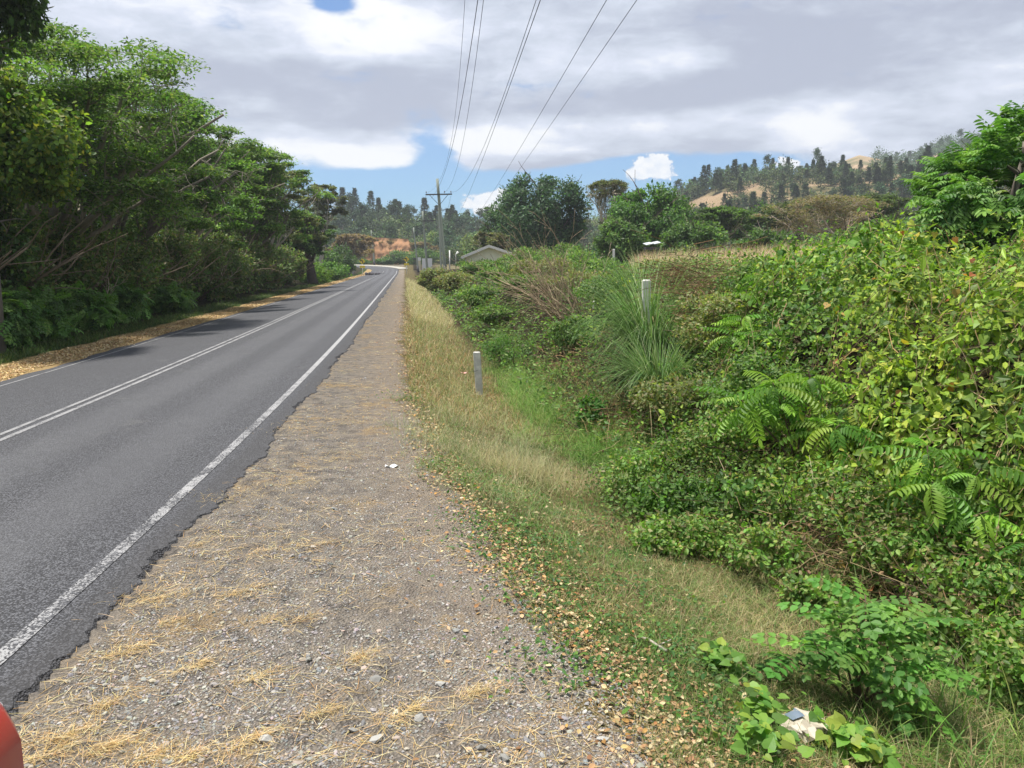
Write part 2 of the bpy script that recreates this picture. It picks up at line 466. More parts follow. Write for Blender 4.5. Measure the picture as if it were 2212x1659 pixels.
c = nb.mix(nb.ss(gzv, 6.5, 9.0), c, field)
# left side: litter strip, grass strip, woodland floor
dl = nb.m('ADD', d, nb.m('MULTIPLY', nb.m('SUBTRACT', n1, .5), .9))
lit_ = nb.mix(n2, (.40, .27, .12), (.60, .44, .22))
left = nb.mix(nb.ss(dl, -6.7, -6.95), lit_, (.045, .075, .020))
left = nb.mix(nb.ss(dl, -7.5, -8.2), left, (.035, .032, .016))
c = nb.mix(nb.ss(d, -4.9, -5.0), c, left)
hc = nb.mix(nb.ss(nh, .38, .55), (.055, .070, .028), (.14, .12, .055))
hb = nb.mix(nb.ss(nh, .45, .66), (.42, .30, .19), (.34, .26, .145))
hb = nb.mix(nb.ss(nb.noise(P, .022, 6, .6), .50, .60, 0., .8), hb, (.12, .13, .055))
hc = nb.mix(br, hc, hb)
c = nb.mix(hl, c, hc)
p = nb.n('ShaderNodeBsdfPrincipled'); nb.put(p.inputs['Base Color'], c); p.inputs['Roughness'].default_value = .95; p.inputs['Specular IOR Level'].default_value = .1
bp = nb.n('ShaderNodeBump'); bp.inputs['Strength'].default_value = .7; bp.inputs['Distance'].default_value = .011
nb.put(bp.inputs['Height'], nb.m('ADD', nb.m('MULTIPLY', vo.outputs['Distance'], 25.0), nb.m('ADD', n3, n2)))
m.node_tree.links.new(bp.outputs[0], p.inputs['Normal']); m.node_tree.links.new(p.outputs[0], out.inputs[0])
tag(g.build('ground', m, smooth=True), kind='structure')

# ------------------------------------------------------------------ road
# path of the right line: straight, then a left hand bend
ys = np.concatenate([np.linspace(-45, -2, 20), np.linspace(-1, 20, 420), np.linspace(21, 172, 90)])
pth = [np.array([float(Rl(y)), y]) for y in ys]
t0 = math.atan2(.138, 1); rb = 27.0
pc = pth[-1]; cxy = pc + rb * np.array([-cos(t0), -sin(t0)])
for a in np.linspace(0, R_(86), 30)[1:]:
    pth.append(cxy + rb * np.array([cos(t0 + a), sin(t0 + a)]))
tl = np.array([-sin(t0 + R_(86)), cos(t0 + R_(86))])
for s in np.linspace(4, 120, 25): pth.append(pth[len(pth) - 1] * 0 + cxy + rb * np.array([cos(t0 + R_(86)), sin(t0 + R_(86))]) + tl * s)
pth = np.array(pth)
tg = unit(np.gradient(pth, axis=0)); nrm = np.stack([tg[:, 1], -tg[:, 0]], 1)   # to the right
arc = np.concatenate([[0], np.cumsum(np.linalg.norm(np.diff(pth, axis=0), axis=1))])
def road_h(X, Y): return 1.75 * sstep(np.hypot(X, Y), 150, 212) + .05 * sstep(Y, 120, 200)
def ribbon(name, offs, lift, mat, s0=None, s1=None, jitter=None):
    g = G(); k = len(offs); n = len(pth)
    sel = np.arange(n) if s0 is None else np.nonzero((arc >= s0) & (arc <= s1))[0]
    V, dd = [], []
    for ii, i in enumerate(sel):
        for o_ in offs:
            oo = o_ + (jitter(arc[i], o_) if jitter else 0)
            q = pth[i] + nrm[i] * oo
            V.append([q[0], q[1], road_h(*q) + (-.045 * max(0, -2.8 - oo)) + (lift if abs(o_) < 90 else 0)]); dd.append(oo)
    V = np.array(V); m_ = len(sel)
    i = np.arange(m_ - 1)[:, None] * k; j = np.arange(k - 1)[None, :]
    g.add(V, [np.stack([i + j, i + j + 1, i + k + j + 1, i + k + j], -1).reshape(-1, 4)])
    g.E = [('d', dd)]
    return g
def asphalt(name, paint=None):
    m, nb, out = newmat(name)
    tcn = nb.n('ShaderNodeTexCoord'); P = tcn.outputs['Object']; d = attr(nb, 'd').outputs['Fac']
    n1 = nb.noise(P, .35, 5, .6); n3 = nb.noise(P, 70, 3, .6); n2 = nb.noise(P, 3.0, 6, .65)
    vo = nb.n('ShaderNodeTexVoronoi'); m.node_tree.links.new(P, vo.inputs['Vector']); vo.inputs['Scale'].default_value = 85
    vc = nb.n('ShaderNodeSeparateColor'); m.node_tree.links.new(vo.outputs['Color'], vc.inputs[0])
    agg = nb.mix(nb.ss(vc.outputs[0], .1, .95), (.036, .037, .042), (.135, .138, .150))
    agg = nb.mix(nb.ss(vo.outputs['Distance'], .45, .75), agg, (.028, .028, .030))
    worn = nb.m('ADD', nb.ss(nb.m('ABSOLUTE', nb.m('ADD', d, .85)), .55, .1, 0., 1.), nb.ss(nb.m('ABSOLUTE', nb.m('ADD', d, 2.0)), .5, .1, 0., 1.))
    c = nb.mix(nb.m('MULTIPLY', worn, nb.ss(n2, .2, .8, .2, .45)), agg, (.115, .116, .123))
    c = nb.mix(nb.ss(n1, .40, .68, 0., .40), c, (.062, .063, .070))
    c = nb.mix(nb.ss(nb.noise(P, .9, 7, .7), .60, .74, 0., .35), c, (.16, .158, .15))
    c = nb.mix(nb.ss(d, -3.2, -4.6, 0., .35), c, (.055, .056, .062))
    c = nb.mix(nb.ss(d, .08, .22, 0., .45), c, (.045, .043, .043))
    if paint:
        sp = nb.n('ShaderNodeSeparateXYZ'); m.node_tree.links.new(P, sp.inputs[0])
        fade = nb.ss(sp.outputs[1], 3.0, 24.0, paint[1], paint[0])
        w = nb.m('ADD', nb.m('ADD', nb.m('MULTIPLY', nb.noise(P, 60, 3, .75), .55), nb.m('MULTIPLY', nb.noise(P, 2.6, 4, .6), 1.1)), nb.m('MULTIPLY', vc.outputs[1], .45))
        w = nb.ss(nb.m('ADD', w, fade), .93, 1.17)
        c = nb.mix(w, (paint[2], paint[2], paint[2] * 1.01), c)
    p = nb.n('ShaderNodeBsdfPrincipled'); nb.put(p.inputs['Base Color'], c); nb.put(p.inputs['Roughness'], nb.ss(worn, 0., 1., .80, .68)); p.inputs['Specular IOR Level'].default_value = .4
    bp = nb.n('ShaderNodeBump'); bp.inputs['Strength'].default_value = .7; bp.inputs['Distance'].default_value = .008
    nb.put(bp.inputs['Height'], nb.m('ADD', nb.m('MULTIPLY', vo.outputs['Distance'], -1.6), n3)); m.node_tree.links.new(bp.outputs[0], p.inputs['Normal'])
    m.node_tree.links.new(p.outputs[0], out.inputs[0])
    return m
m = asphalt('asphalt')
# finer path for the ragged edge near the camera
def edgej(s, o_):
    if o_ > .3: return .05 * math.sin(s * 1.1) + .03 * math.sin(s * 3.3 + 1) + .022 * math.sin(s * 7.7) + .016 * math.sin(s * 17.1 + 2) + .013 * math.sin(s * 41.0) + .010 * math.sin(s * 83.0 + 1)
    if o_ < -5.2: return .05 * math.sin(s * 1.3 + 2) + .04 * math.sin(s * 4.1)
    return 0
offs = [-5.52, -5.46, -5.3, -4, -2.8, -1.4, 0, .2, .34, .36, .42]
gR = ribbon('road', offs, .012, m, jitter=edgej)
# turn the outermost rows down into the shoulder
k = len(offs); V = gR.V[0]; V[0::k, 2] -= .10; V[1::k, 2] -= .0; V[k - 1::k, 2] -= .09; V[k - 2::k, 2] -= .025
tag(gR.build('road', m, smooth=False), kind='structure')

M_PAINT = asphalt('road_paint', (-.19, -.13, .27)); M_PAINTW = asphalt('road_paint_worn', (-.36, .08, .33))
def line(o0, o1, mat, s0, s1): tag(ribbon('l', [o0, o1], .017, mat, s0, s1).build('road_marking', mat), kind='structure')
line(-.048, .048, M_PAINTW, 40, 214)
line(-2.905, -2.83, M_PAINT, 0, 150); line(-2.74, -2.665, M_PAINT, 0, 214)
line(-5.18, -5.125, M_PAINT, 0, 205)

# pale concrete apron at the outside of the bend
g = G(); n = len(pth)
M_CONC = solid('concrete', (.36, .345, .30), .85, .2, .25, 1.5, .2)
ii = [i for i in range(n) if 176 < arc[i] - arc[20] < 206]
V = []
for i in ii:
    for o_ in (.5, 2.6):
        q = pth[i] + nrm[i] * o_; V.append([q[0], q[1], road_h(*q) + .02 + .10 * (o_ > 1)])
kk = np.arange(len(ii) - 1)[:, None] * 2
g.add(np.array(V), [np.concatenate([kk, kk + 1, kk + 3, kk + 2], 1)])
tag(g.build('driveway', M_CONC), kind='structure')

# ------------------------------------------------------------------ loose stones, straw, leaves
def strip(n, y0, y1, f0, f1, pw=2.0):
    """points on the ground; more of them near the camera. f0,f1 = functions giving the lateral limits"""
    u = rng.random(n)
    Y = (y0 ** (1 - pw) + u * (y1 ** (1 - pw) - y0 ** (1 - pw))) ** (1 / (1 - pw)) if pw != 1 else y0 * (y1 / y0) ** u
    a, c_ = f0(Y), f1(Y)
    X = Rl(Y) + a + (c_ - a) * rng.random(n)
    return X, Y
ico = bpy.data.meshes.new('t')
import bmesh
bm = bmesh.new(); bmesh.ops.create_icosphere(bm, subdivisions=1, radius=.5)
IV = np.array([v.co[:] for v in bm.verts]); IF = np.array([[v.index for v in f.verts] for f in bm.faces]); bm.free()
def rrot(n):
    a = rng.random(n) * 2 * pi; t = rng.normal(0, .35, (n, 2))
    z = unit(np.stack([t[:, 0], t[:, 1], np.ones(n)], 1)); x = unit(np.stack([np.cos(a), np.sin(a), 0 * a], 1)); y = np.cross(z, x); y = unit(y); x = np.cross(y, z)
    return np.stack([x, y, z], -1)
M_STONE = solid('stone', (1, 1, 1), .9, .25, .18, 60, .2, usecol=True)
g = G()
for v in range(4):
    T = (IV * (1 + rng.normal(0, .16, (len(IV), 1))) * [1, .75, .45], [IF])
    n = 21000
    X, Y = strip(n, 2.4, 16, lambda y: .40 + 0 * y, lambda y: gedge(y) + .25, 2.2)
    s = np.minimum(rng.lognormal(-4.72, .48, n), .055)
    keep = (lump(X, Y, 2.3) + .5 * lump(X, Y, 7) + rng.normal(0, .5, n) > -.35)
    X, Y, s = X[keep], Y[keep], s[keep]; n = len(X)
    g.inst(T, np.stack([X, Y, ground_z(X, Y) + s * .10], 1), rrot(n), s, palette(n, [(.35, .335, .305), (.28, .27, .255), (.42, .40, .365), (.38, .33, .265), (.20, .203, .205)], [4, 4, 1.6, 2.5, 3], .13))
    n = 2600; Y = rng.uniform(-2.5, 2.5, n); X = Rl(Y) + .4 + rng.random(n) * (gedge(Y) - .1); s = np.minimum(rng.lognormal(-4.6, .48, n), .055)
    g.inst(T, np.stack([X, Y, ground_z(X, Y) + s * .10], 1), rrot(n), s, palette(n, [(.35, .335, .305), (.28, .27, .255), (.42, .40, .365), (.20, .203, .205)], None, .13))
tag(g.build('gravel', M_STONE, smooth=False), kind='stuff')
# larger stones one can pick out
spots = [(1040, 1618), (950, 1480), (905, 1555), (1090, 1640), (1300, 1600), (765, 1580), (575, 1600), (270, 1470), (810, 1470), (815, 1600)]
labs = ['grey angular stone lying on the gravel at the bottom middle of the picture', 'small grey stone on the gravel in the lower middle', 'pale flat stone just below the middle of the gravel shoulder',
        'dark grey stone beside the pale angular one at the bottom edge', 'blue grey stone at the border of gravel and dry grass', 'pale stone near the bottom edge of the gravel, left of middle',
        'flat grey stone near the bottom edge among the straw tufts', 'pale flat stone on the gravel near the asphalt edge, lower left', 'greenish grey stone lying alone on the gravel', 'small pale stone near the bottom of the gravel, right of the straw']
for (px, py), lb in zip(spots, labs):
    q = hit(px, py); g = G(); s = rng.uniform(.05, .075)
    g.inst((IV * (1 + rng.normal(0, .16, (len(IV), 1))) * [1, .75, .45], [IF]), np.array([[q[0], q[1], q[2] + s * .1]]), rrot(1), np.array([s]), np.array([[.34, .335, .31]]) * rng.uniform(.7, 1.25))
    tag(g.build('stone', M_STONE), lb, 'stone', 'larger stones lying on the gravel')

M_STRAW = leafmat('straw_blade', .2, .7, .2)
STRAWC = [(.52, .37, .17), (.60, .46, .24), (.44, .29, .12), (.66, .55, .34)]
g = G()
tufts = [(330, 1285, 55), (500, 1290, 70), (345, 1365, 30), (280, 1410, 40), (440, 1440, 22), (535, 1480, 45), (230, 1525, 30), (120, 1590, 60), (210, 1630, 50), (505, 1610, 40), (640, 1350, 40), (560, 1200, 45),
         (500, 1080, 50), (620, 1050, 50), (430, 1190, 25), (700, 1180, 40), (640, 930, 40), (720, 1000, 50), (330, 1640, 40), (760, 1420, 30), (880, 1540, 40), (420, 1650, 40), (680, 1560, 30), (1010, 1500, 30), (560, 1340, 30), (80, 1640, 40), (460, 1085, 20), (720, 850, 30), (780, 900, 40)]
for px, py, w in tufts:
    w *= rng.uniform(.7, 1.25); q = hit(px + rng.normal(0, 12), py + rng.normal(0, 8)); n = int(w * rng.uniform(2.5, 6)); r_ = w / 1660 * q[1] * 1.3
    off = rng.normal(0, .5, (n, 2)) * r_ * [1.3, 1.0] * rng.uniform(.4, 1.5, (n, 1)); off += .3 * r_ * np.stack([np.sin(off[:, 1] * 30), np.sin(off[:, 0] * 25)], 1)
    X, Y = q[0] + off[:, 0], q[1] + off[:, 1]
    a = rng.normal(.5, 1.1, n); D = np.stack([np.cos(a), np.sin(a) * .9, rng.uniform(.0, .28, n)], 1)
    D[: n // 12, 2] += .8
    L = rng.uniform(.03, .11, n)
    g.inst(BLADES[0], np.stack([X, Y, ground_z(X, Y) + rng.uniform(.002, .022, n)], 1), frames(D, rdir(n) * .4 + [0, 0, 1]), np.stack([.0022 + 0 * L, L, L], 1), palette(n, STRAWC))
n = 17000   # thin scatter everywhere on the shoulder
X, Y = strip(n, 2.4, 60, lambda y: .35 + 0 * y, lambda y: gedge(y) + .2, 1.8)
kp = lump(X, Y, 1.1) + .6 * lump(X, Y, 3.1) + rng.normal(0, .5, n) > .12; X, Y = X[kp], Y[kp]; n = len(X)
a = rng.random(n) * 2 * pi; D = np.stack([np.cos(a), np.sin(a), rng.uniform(0, .2, n)], 1); L = rng.uniform(.03, .13, n) * (1 + Y / 30)
g.inst(BLADES[0], np.stack([X, Y, ground_z(X, Y) + .006], 1), frames(D, rdir(n) * .4 + [0, 0, 1]), np.stack([.0022 * (1 + Y / 12), L, L], 1), palette(n, STRAWC))
tag(g.build('straw', M_STRAW), kind='stuff')
# fallen leaves along the grass border and the left litter strip
g = G()
n = 6500
X, Y = strip(n, 2.4, 40, lambda y: gedge(y) - .35, lambda y: gedge(y) + 1.1, 1.55)
X = Rl(Y) + gedge(Y) + .12 + np.where(rng.random(n) < .6, rng.normal(0, .13, n), rng.normal(.25, .4, n)) + .25 * lump(X, Y, 1.5)
s = rng.uniform(.012, .034, n) * (1 + Y / 30)
M = rrot(n); g.inst(T_OVAL, np.stack([X, Y, ground_z(X, Y) + rng.uniform(.005, .03, n)], 1), M, np.stack([s * 1.2, s, s], 1), palette(n, [(.40, .27, .14), (.50, .37, .21), (.33, .20, .10), (.54, .44, .27), (.26, .15, .08), (.50, .27, .10)], [3, 3, 2, 3, 2, 1]))
tag(g.build('fallen_leaves', M_DRY), kind='stuff')
g = G(); n = 36000
X, Y = strip(n, 11, 150, lambda y: -6.55 + 0 * y, lambda y: -5.62 + 0 * y, 1.4)
X = X + .25 * lump(X, Y, .8) + rng.normal(0, .06, n)
s = rng.uniform(.018, .042, n) * (1 + Y / 45)
g.inst(T_OVAL, np.stack([X, Y, ground_z(X, Y) + rng.uniform(.0, .03, n)], 1), rrot(n), np.stack([s * 1.1, s, s], 1), palette(n, [(.52, .39, .20), (.60, .47, .27), (.43, .29, .13), (.30, .19, .09), (.55, .44, .28)]))
n = 12000; Y = rng.uniform(-4, 11.5, n); X = Rl(Y) - 6.55 + .95 * rng.random(n) + .25 * lump(Rl(Y) - 6, Y, .8); s = rng.uniform(.02, .05, n)
g.inst(T_OVAL, np.stack([X, Y, ground_z(X, Y) + rng.uniform(.0, .03, n)], 1), rrot(n), np.stack([s * 1.1, s, s], 1), palette(n, [(.52, .39, .20), (.60, .47, .27), (.43, .29, .13), (.30, .19, .09)]))
tag(g.build('leaf_litter', M_DRY), kind='stuff')

# ------------------------------------------------------------------ grass
def grass(g, X, Y, hmin, hmax, wid, cols, lean=.35, T=BLADES, w=None, z=0.0, jit=.2, wind=(0.0, 0.0)):
    n = len(X)
    L = rng.uniform(hmin, hmax, n); a = rng.random(n) * 2 * pi
    ln = np.abs(rng.normal(lean, lean * .5, n))
    D = np.stack([np.cos(a) * ln + wind[0], np.sin(a) * ln + wind[1], np.ones(n)], 1)
    N = np.stack([-np.cos(a), -np.sin(a), .3 + 0 * a], 1) + rng.normal(0, .3, (n, 3))
    Mx = frames(D, N); C = palette(n, cols, w, jit)
    ti = rng.integers(0, len(T), n); P = np.stack([X, Y, ground_z(X, Y) + z], 1)
    for t in range(len(T)):
        k = ti == t
        g.inst(T[t], P[k], Mx[k], np.stack([np.broadcast_to(wid, n)[k], L[k], L[k]], 1), C[k])
STR = [(.40, .32, .14), (.50, .41, .21), (.30, .24, .09), (.22, .24, .07)]
MIX = [(.42, .34, .18), (.52, .43, .25), (.13, .19, .05), (.20, .25, .08), (.32, .31, .14), (.34, .23, .12)]
GRN = [(.09, .19, .035), (.13, .25, .05), (.07, .14, .03), (.19, .27, .07)]
# short mixed turf of the verge
g = G()
n = 95000
X, Y = strip(n, 2.3, 30, lambda y: gedge(y) - .1, lambda y: dcen(y) + .9, 1.9)
kp = (X - Rl(Y) - gedge(Y)) + .35 * lump(X, Y, 1.9) + .2 * lump(X, Y, 6) + rng.normal(0, .10, n) > .12
X, Y = X[kp], Y[kp]
green = lump(X, Y, 1.4) + .6 * lump(X, Y, 4.0) + rng.normal(0, .35, len(X)) > .15
wd = .0022 * (1 + Y / 9)
grass(g, X[green], Y[green], .035, .12, wd[green], GRN[:3] + [(.15, .19, .06)], .8)
grass(g, X[~green], Y[~green], .03, .12, wd[~green], MIX, 1.0)
n = 26000; Y = rng.uniform(-2.5, 2.5, n); X = Rl(Y) + gedge(Y) + rng.random(n) * 3.2
grass(g, X, Y, .04, .16, .0026, MIX + GRN[:2], .9)
tag(g.build('verge_grass', M_GRASS), kind='stuff')
# tall pale grass near the marker post
g = G()
def patch(pxs, pys, n, spread=1.0):
    """scatter n points over the ground seen inside a polygonal run of picture spots"""
    k = rng.integers(0, len(pxs), n); Q = np.array([hit(a, c_) for a, c_ in zip(pxs, pys)])
    k2 = rng.integers(0, len(pxs), n); t = rng.random(n) * .6
    X = Q[k, 0] * (1 - t) + Q[k2, 0] * t + rng.normal(0, .22 * spread, n); Y = Q[k, 1] * (1 - t) + Q[k2, 1] * t + rng.normal(0, .3 * spread, n)
    return X, Y
X, Y = patch([930, 1000, 1080, 960, 1050, 1140], [960, 980, 1000, 900, 930, 1010], 3600)
k_ = lump(X, Y, 2.4) + .5 * lump(X, Y, 6.1) > -.1; X, Y = X[k_], Y[k_]
grass(g, X, Y, .12, .46, .0026, [(.28, .31, .17), (.40, .40, .24), (.19, .25, .11), (.48, .45, .28)], .5)
X, Y = patch([1050, 1150, 1230], [1010, 1030, 1050], 2200, 1.1)
grass(g, X, Y, .15, .42, .0026, [(.42, .38, .21), (.33, .34, .16), (.50, .44, .26)], .6)
tag(g.build('tall_grass', M_GRASS), kind='stuff')
# dry tall grass further along
g = G()
n = 15000
X, Y = strip(n, 14, 105, lambda y: gedge(y) + .25, lambda y: dcen(y) + .4, 1.25)
X = X + .2 * lump(X, Y, .7)
far = sstep(Y, 18, 30)
k = (rng.random(n) < .25 + .75 * far) & (lump(X, Y, .9) + .5 * lump(X, Y, 2.7) + rng.normal(0, .4, n) > -.25 - .6 * far)
X, Y = X[k], Y[k]
nearb = Y < 30
for kk, h0_, h1_, cc_ in ((nearb, .10, .32, [(.46, .41, .23), (.34, .35, .16), (.24, .32, .11), (.15, .26, .07), (.38, .28, .15)]), (~nearb, .22, .60, [(.56, .48, .28), (.64, .56, .36), (.47, .41, .22), (.40, .40, .18), (.27, .33, .11)])): grass(g, X[kk], Y[kk], h0_, h1_, .0035 * (1 + Y[kk] / 16), cc_, .5)
n = 9000
X, Y = strip(n, 11, 34, lambda y: gedge(y) + .05, lambda y: gedge(y) + 1.9, 1.6)
grass(g, X, Y, .08, .25, .004 * (1 + Y / 16), MIX + [(.40, .24, .10)], .6)
tag(g.build('dry_grass', M_GRASS), kind='stuff')
# lush green grass in the ditch: tufts of broad blades
g = G()
def tufted(pxs, pys, nt_, per, hmin, hmax, w, cols, spread, r_=.07, T=LONGBL):
    cx_, cy_ = patch(pxs, pys, nt_, spread)
    X = np.repeat(cx_, per) + rng.normal(0, r_, nt_ * per); Y = np.repeat(cy_, per) + rng.normal(0, r_, nt_ * per)
    hs = np.repeat(rng.uniform(.65, 1.2, nt_), per)
    for lo in (.0, .5):
        k = rng.random(len(X)) > .5
        grass(g, X[k], Y[k], hmin + lo * (hmax - hmin), hmin + (lo + .5) * (hmax - hmin), w, cols, .55, T, jit=.22)
GL = [(.12, .27, .04), (.17, .33, .06), (.09, .20, .03), (.24, .34, .09), (.32, .34, .13)]
tufted([1110, 1160, 1200, 1170, 1130, 1080, 1220], [830, 870, 920, 900, 850, 800, 960], 260, 26, .18, .52, .005, GL, 1.0)
tufted([1255, 1300, 1340, 1380, 1300], [985, 1000, 995, 1010, 960], 130, 26, .2, .5, .005, GL[:4], .7)
tufted([1040, 1080, 1130, 1100, 1160], [700, 730, 770, 760, 800], 130, 22, .18, .5, .006, GL[:4], 1.6)
tufted([1200, 1260, 1330, 1390, 1440, 1300], [800, 860, 930, 960, 900, 800], 150, 22, .14, .46, .005, GL[1:] + [(.36, .27, .14)], 1.3)
tufted([920, 960, 1000, 980, 940, 1060], [740, 800, 850, 900, 900, 780], 280, 16, .06, .28, .0034, [(.17, .27, .07), (.24, .32, .10), (.40, .38, .20), (.12, .2, .05), (.34, .26, .13)], 1.5)
tufted([920, 980, 1060, 1130, 1190, 1010], [930, 1000, 1060, 1100, 1130, 960], 260, 18, .05, .24, .0030, [(.15, .25, .07), (.20, .29, .09), (.38, .37, .20), (.11, .19, .05), (.46, .42, .26)], 1.2)
tufted([1250, 1320, 1400, 1470, 1540, 1380], [1200, 1270, 1330, 1400, 1480, 1230], 150, 16, .04, .18, .0028, [(.14, .24, .06), (.20, .28, .08), (.44, .38, .22), (.10, .18, .045), (.36, .28, .16)], 1.2)
tufted([1000, 1060, 1120, 1180, 1230], [860, 890, 950, 990, 1030], 90, 22, .12, .42, .0032, [(.36, .38, .20), (.24, .30, .12), (.45, .42, .25), (.17, .25, .08)], 1.0)
tag(g.build('green_grass', M_GRASS), kind='stuff')
# rough grass at the bottom right corner
g = G()
X, Y = patch([1900, 2000, 2100, 2180, 2200, 2050, 1950, 2150], [1640, 1600, 1560, 1500, 1640, 1650, 1520, 1440], 5200, .8)
grass(g, X, Y, .08, .30, .0035, GRN + [(.42, .37, .20), (.36, .30, .15), (.5, .42, .24)], 1.1)
grass(g, X[:260], Y[:260], .3, .62, .009, GRN, .6, LONGBL)
X, Y = patch([1500, 1600, 1700, 1560, 1650, 1760, 1450], [1330, 1400, 1480, 1250, 1300, 1560, 1200], 7500, 1.1)
grass(g, X, Y, .05, .18, .0026, [(.50, .42, .25), (.40, .32, .18), (.24, .27, .10), (.15, .22, .06), (.11, .20, .05), (.18, .26, .07)], 1.5)
X, Y = patch([1650, 1720, 1780, 1600, 1500], [1180, 1200, 1230, 1150, 1100], 3000, .9)
grass(g, X, Y, .2, .55, .004, [(.08, .15, .03), (.12, .2, .045), (.3, .26, .12)], .5, LONGBL)
tufted([1500, 1600, 1700, 1800, 1660, 1750, 1900], [1180, 1230, 1280, 1330, 1420, 1480, 1420], 60, 16, .12, .40, .0035, [(.12, .22, .05), (.20, .28, .08), (.40, .35, .18), (.30, .26, .12)], .8)
tag(g.build('rough_grass', M_GRASS), kind='stuff')
# grass strip on the left edge of the wood
g = G(); n = 15000
X, Y = strip(n, 12, 120, lambda y: -8.2 + 0 * y, lambda y: -6.75 + 0 * y, 1.4)
X = X + .3 * lump(X, Y, .8)
grass(g, X, Y, .08, .30, .006 * (1 + Y / 25), [(.06, .12, .025), (.09, .16, .035), (.05, .09, .02), (.14, .16, .05)], .6)
n = 9000; Y = rng.uniform(-4, 12, n); X = Rl(Y) - 8.3 + 1.5 * rng.random(n)
grass(g, X, Y, .08, .28, .007, [(.06, .12, .025), (.09, .16, .035), (.05, .09, .02), (.14, .16, .05)], .6)
tag(g.build('roadside_grass', M_GRASS), kind='stuff')
# dry field beyond the bank
g = G(); n = 26000
Y = rng.uniform(19, 62, n); X = rng.uniform(.16, .58, n) * Y
k = (X - Rl(Y)) > 10.5; X, Y = X[k], Y[k]
grass(g, X, Y, .75, 1.4, .012 * (1 + Y / 40), [(.56, .43, .29), (.64, .51, .36), (.48, .36, .23), (.58, .48, .30), (.34, .33, .15)], .22)
tag(g.build('field_grass', M_GRASS), kind='stuff')
# small broadleaf weeds
g = G()
pts = [(1010, 1030), (1040, 1060), (1080, 1130), (1120, 1170), (1060, 1150), (1150, 1240), (1100, 1200), (1200, 1260), (1230, 1430), (1480, 1440), (1440, 1400), (1280, 1470), (900, 870), (1000, 1010), (1560, 1480), (1500, 1560), (1600, 1600), (1180, 1300), (1360, 1280), (1320, 1360), (1250, 1190), (1400, 1180), (1450, 1300), (1150, 1100), (1320, 1140)]
for px, py in pts:
    q = hit(px, py); n = 150; r_ = .10 + .012 * q[1]
    X = q[0] + rng.normal(0, r_ * 1.4, n); Y = q[1] + rng.normal(0, r_, n); z = ground_z(X, Y) + rng.uniform(.01, .09, n)
    s = rng.uniform(.018, .042, n)
    g.inst(T_OVAL, np.stack([X, Y, z], 1), frames(rdir(n) * [1, 1, .4], rdir(n) * .5 + [0, 0, 1]), np.stack([s, s, s], 1), palette(n, [(.06, .15, .04), (.09, .19, .05), (.13, .24, .05)], None, .2))
for px, py, w, n in [(1640, 1625, 70, 60), (1630, 1550, 45, 45), (1850, 1640, 90, 110), (1560, 1450, 60, 70), (1820, 1630, 50, 50), (1960, 1560, 60, 50)]:
    q = hit(px, py); r_ = w / 1660 * 3.3
    X = q[0] + rng.normal(0, r_ * .55, n); Y = q[1] + rng.normal(0, r_ * .5, n); z = ground_z(X, Y) + rng.uniform(.02, .14, n); s = rng.uniform(.035, .075, n)
    g.inst(T_HEART, np.stack([X, Y, z], 1), frames(rdir(n) * [1, 1, .3] + [0, -.3, 0], rdir(n) * .45 + [0, -.3, 1]), s, palette(n, [(.15, .30, .05), (.20, .36, .06), (.10, .22, .04), (.28, .36, .06)]))
tag(g.build('ground_weeds', M_LEAF), kind='stuff')

# ------------------------------------------------------------------ trees
def nrm1(v): return v / (math.sqrt(float(v @ v)) + 1e-9)
def grow(p, d, L, r, lev, spec, lines, tips):
    sp = spec[lev]; n = sp['n']; pts = [np.array(p, float)]; dirs = []
    d = np.array(d, float)
    for i in range(n):
        d = nrm1(d + rng.normal(0, sp['w'], 3) + np.array([0, 0, sp.get('g', 0)]) + np.array(sp.get('b', (0, 0, 0))))
        if pts[-1][2] < sp.get('zmin', -9): d = nrm1(np.array([d[0], d[1], max(d[2], .12)]))
        pts.append(pts[-1] + d * L / n); dirs.append(d)
    P = np.array(pts); t_end = sp.get('t', .35)
    lines.append((P, r, r * t_end, lev))
    if lev == len(spec) - 1:
        tips.append(P); return
    k = sp['k']; f0 = sp.get('f0', .3); az0 = rng.random() * 6.28
    for i in range(k):
        f = f0 + (1 - f0) * (i + rng.random() * .7) / k; f = min(f, .99)
        x = f * n; ii = min(int(x), n - 1); q = P[ii] + (P[ii + 1] - P[ii]) * (x - ii); dd = dirs[ii]
        az0 += 2.4 + rng.normal(0, .3)
        a1 = nrm1(np.cross(dd, [0.13, .21, 1.0])); a2 = np.cross(dd, a1)
        side = cos(az0) * a1 + sin(az0) * a2
        if sp.get('flat'): side = nrm1(side * [1, 1, sp['flat']])
        an = sp['a'] * rng.uniform(.75, 1.25)
        grow(q, nrm1(dd * cos(an) + side * sin(an)), L * sp['lf'] * rng.uniform(.7, 1.15) * (1 - .35 * f), max(r * (1 - f * (1 - t_end)) * sp.get('rf', .6), .004), lev + 1, spec, lines, tips)
    grow(P[-1], dirs[-1], L * sp['lf'] * .8, r * t_end, lev + 1, spec, lines, tips)
def wood(g, lines, rmin=.006, C=(1, 1, 1), kmax=7):
    for P, r0, r1, lev in lines:
        g.tube(P, np.maximum(np.linspace(r0, r1, len(P)), rmin), max(3, kmax - 1 - lev), C, cap=(lev == 0))
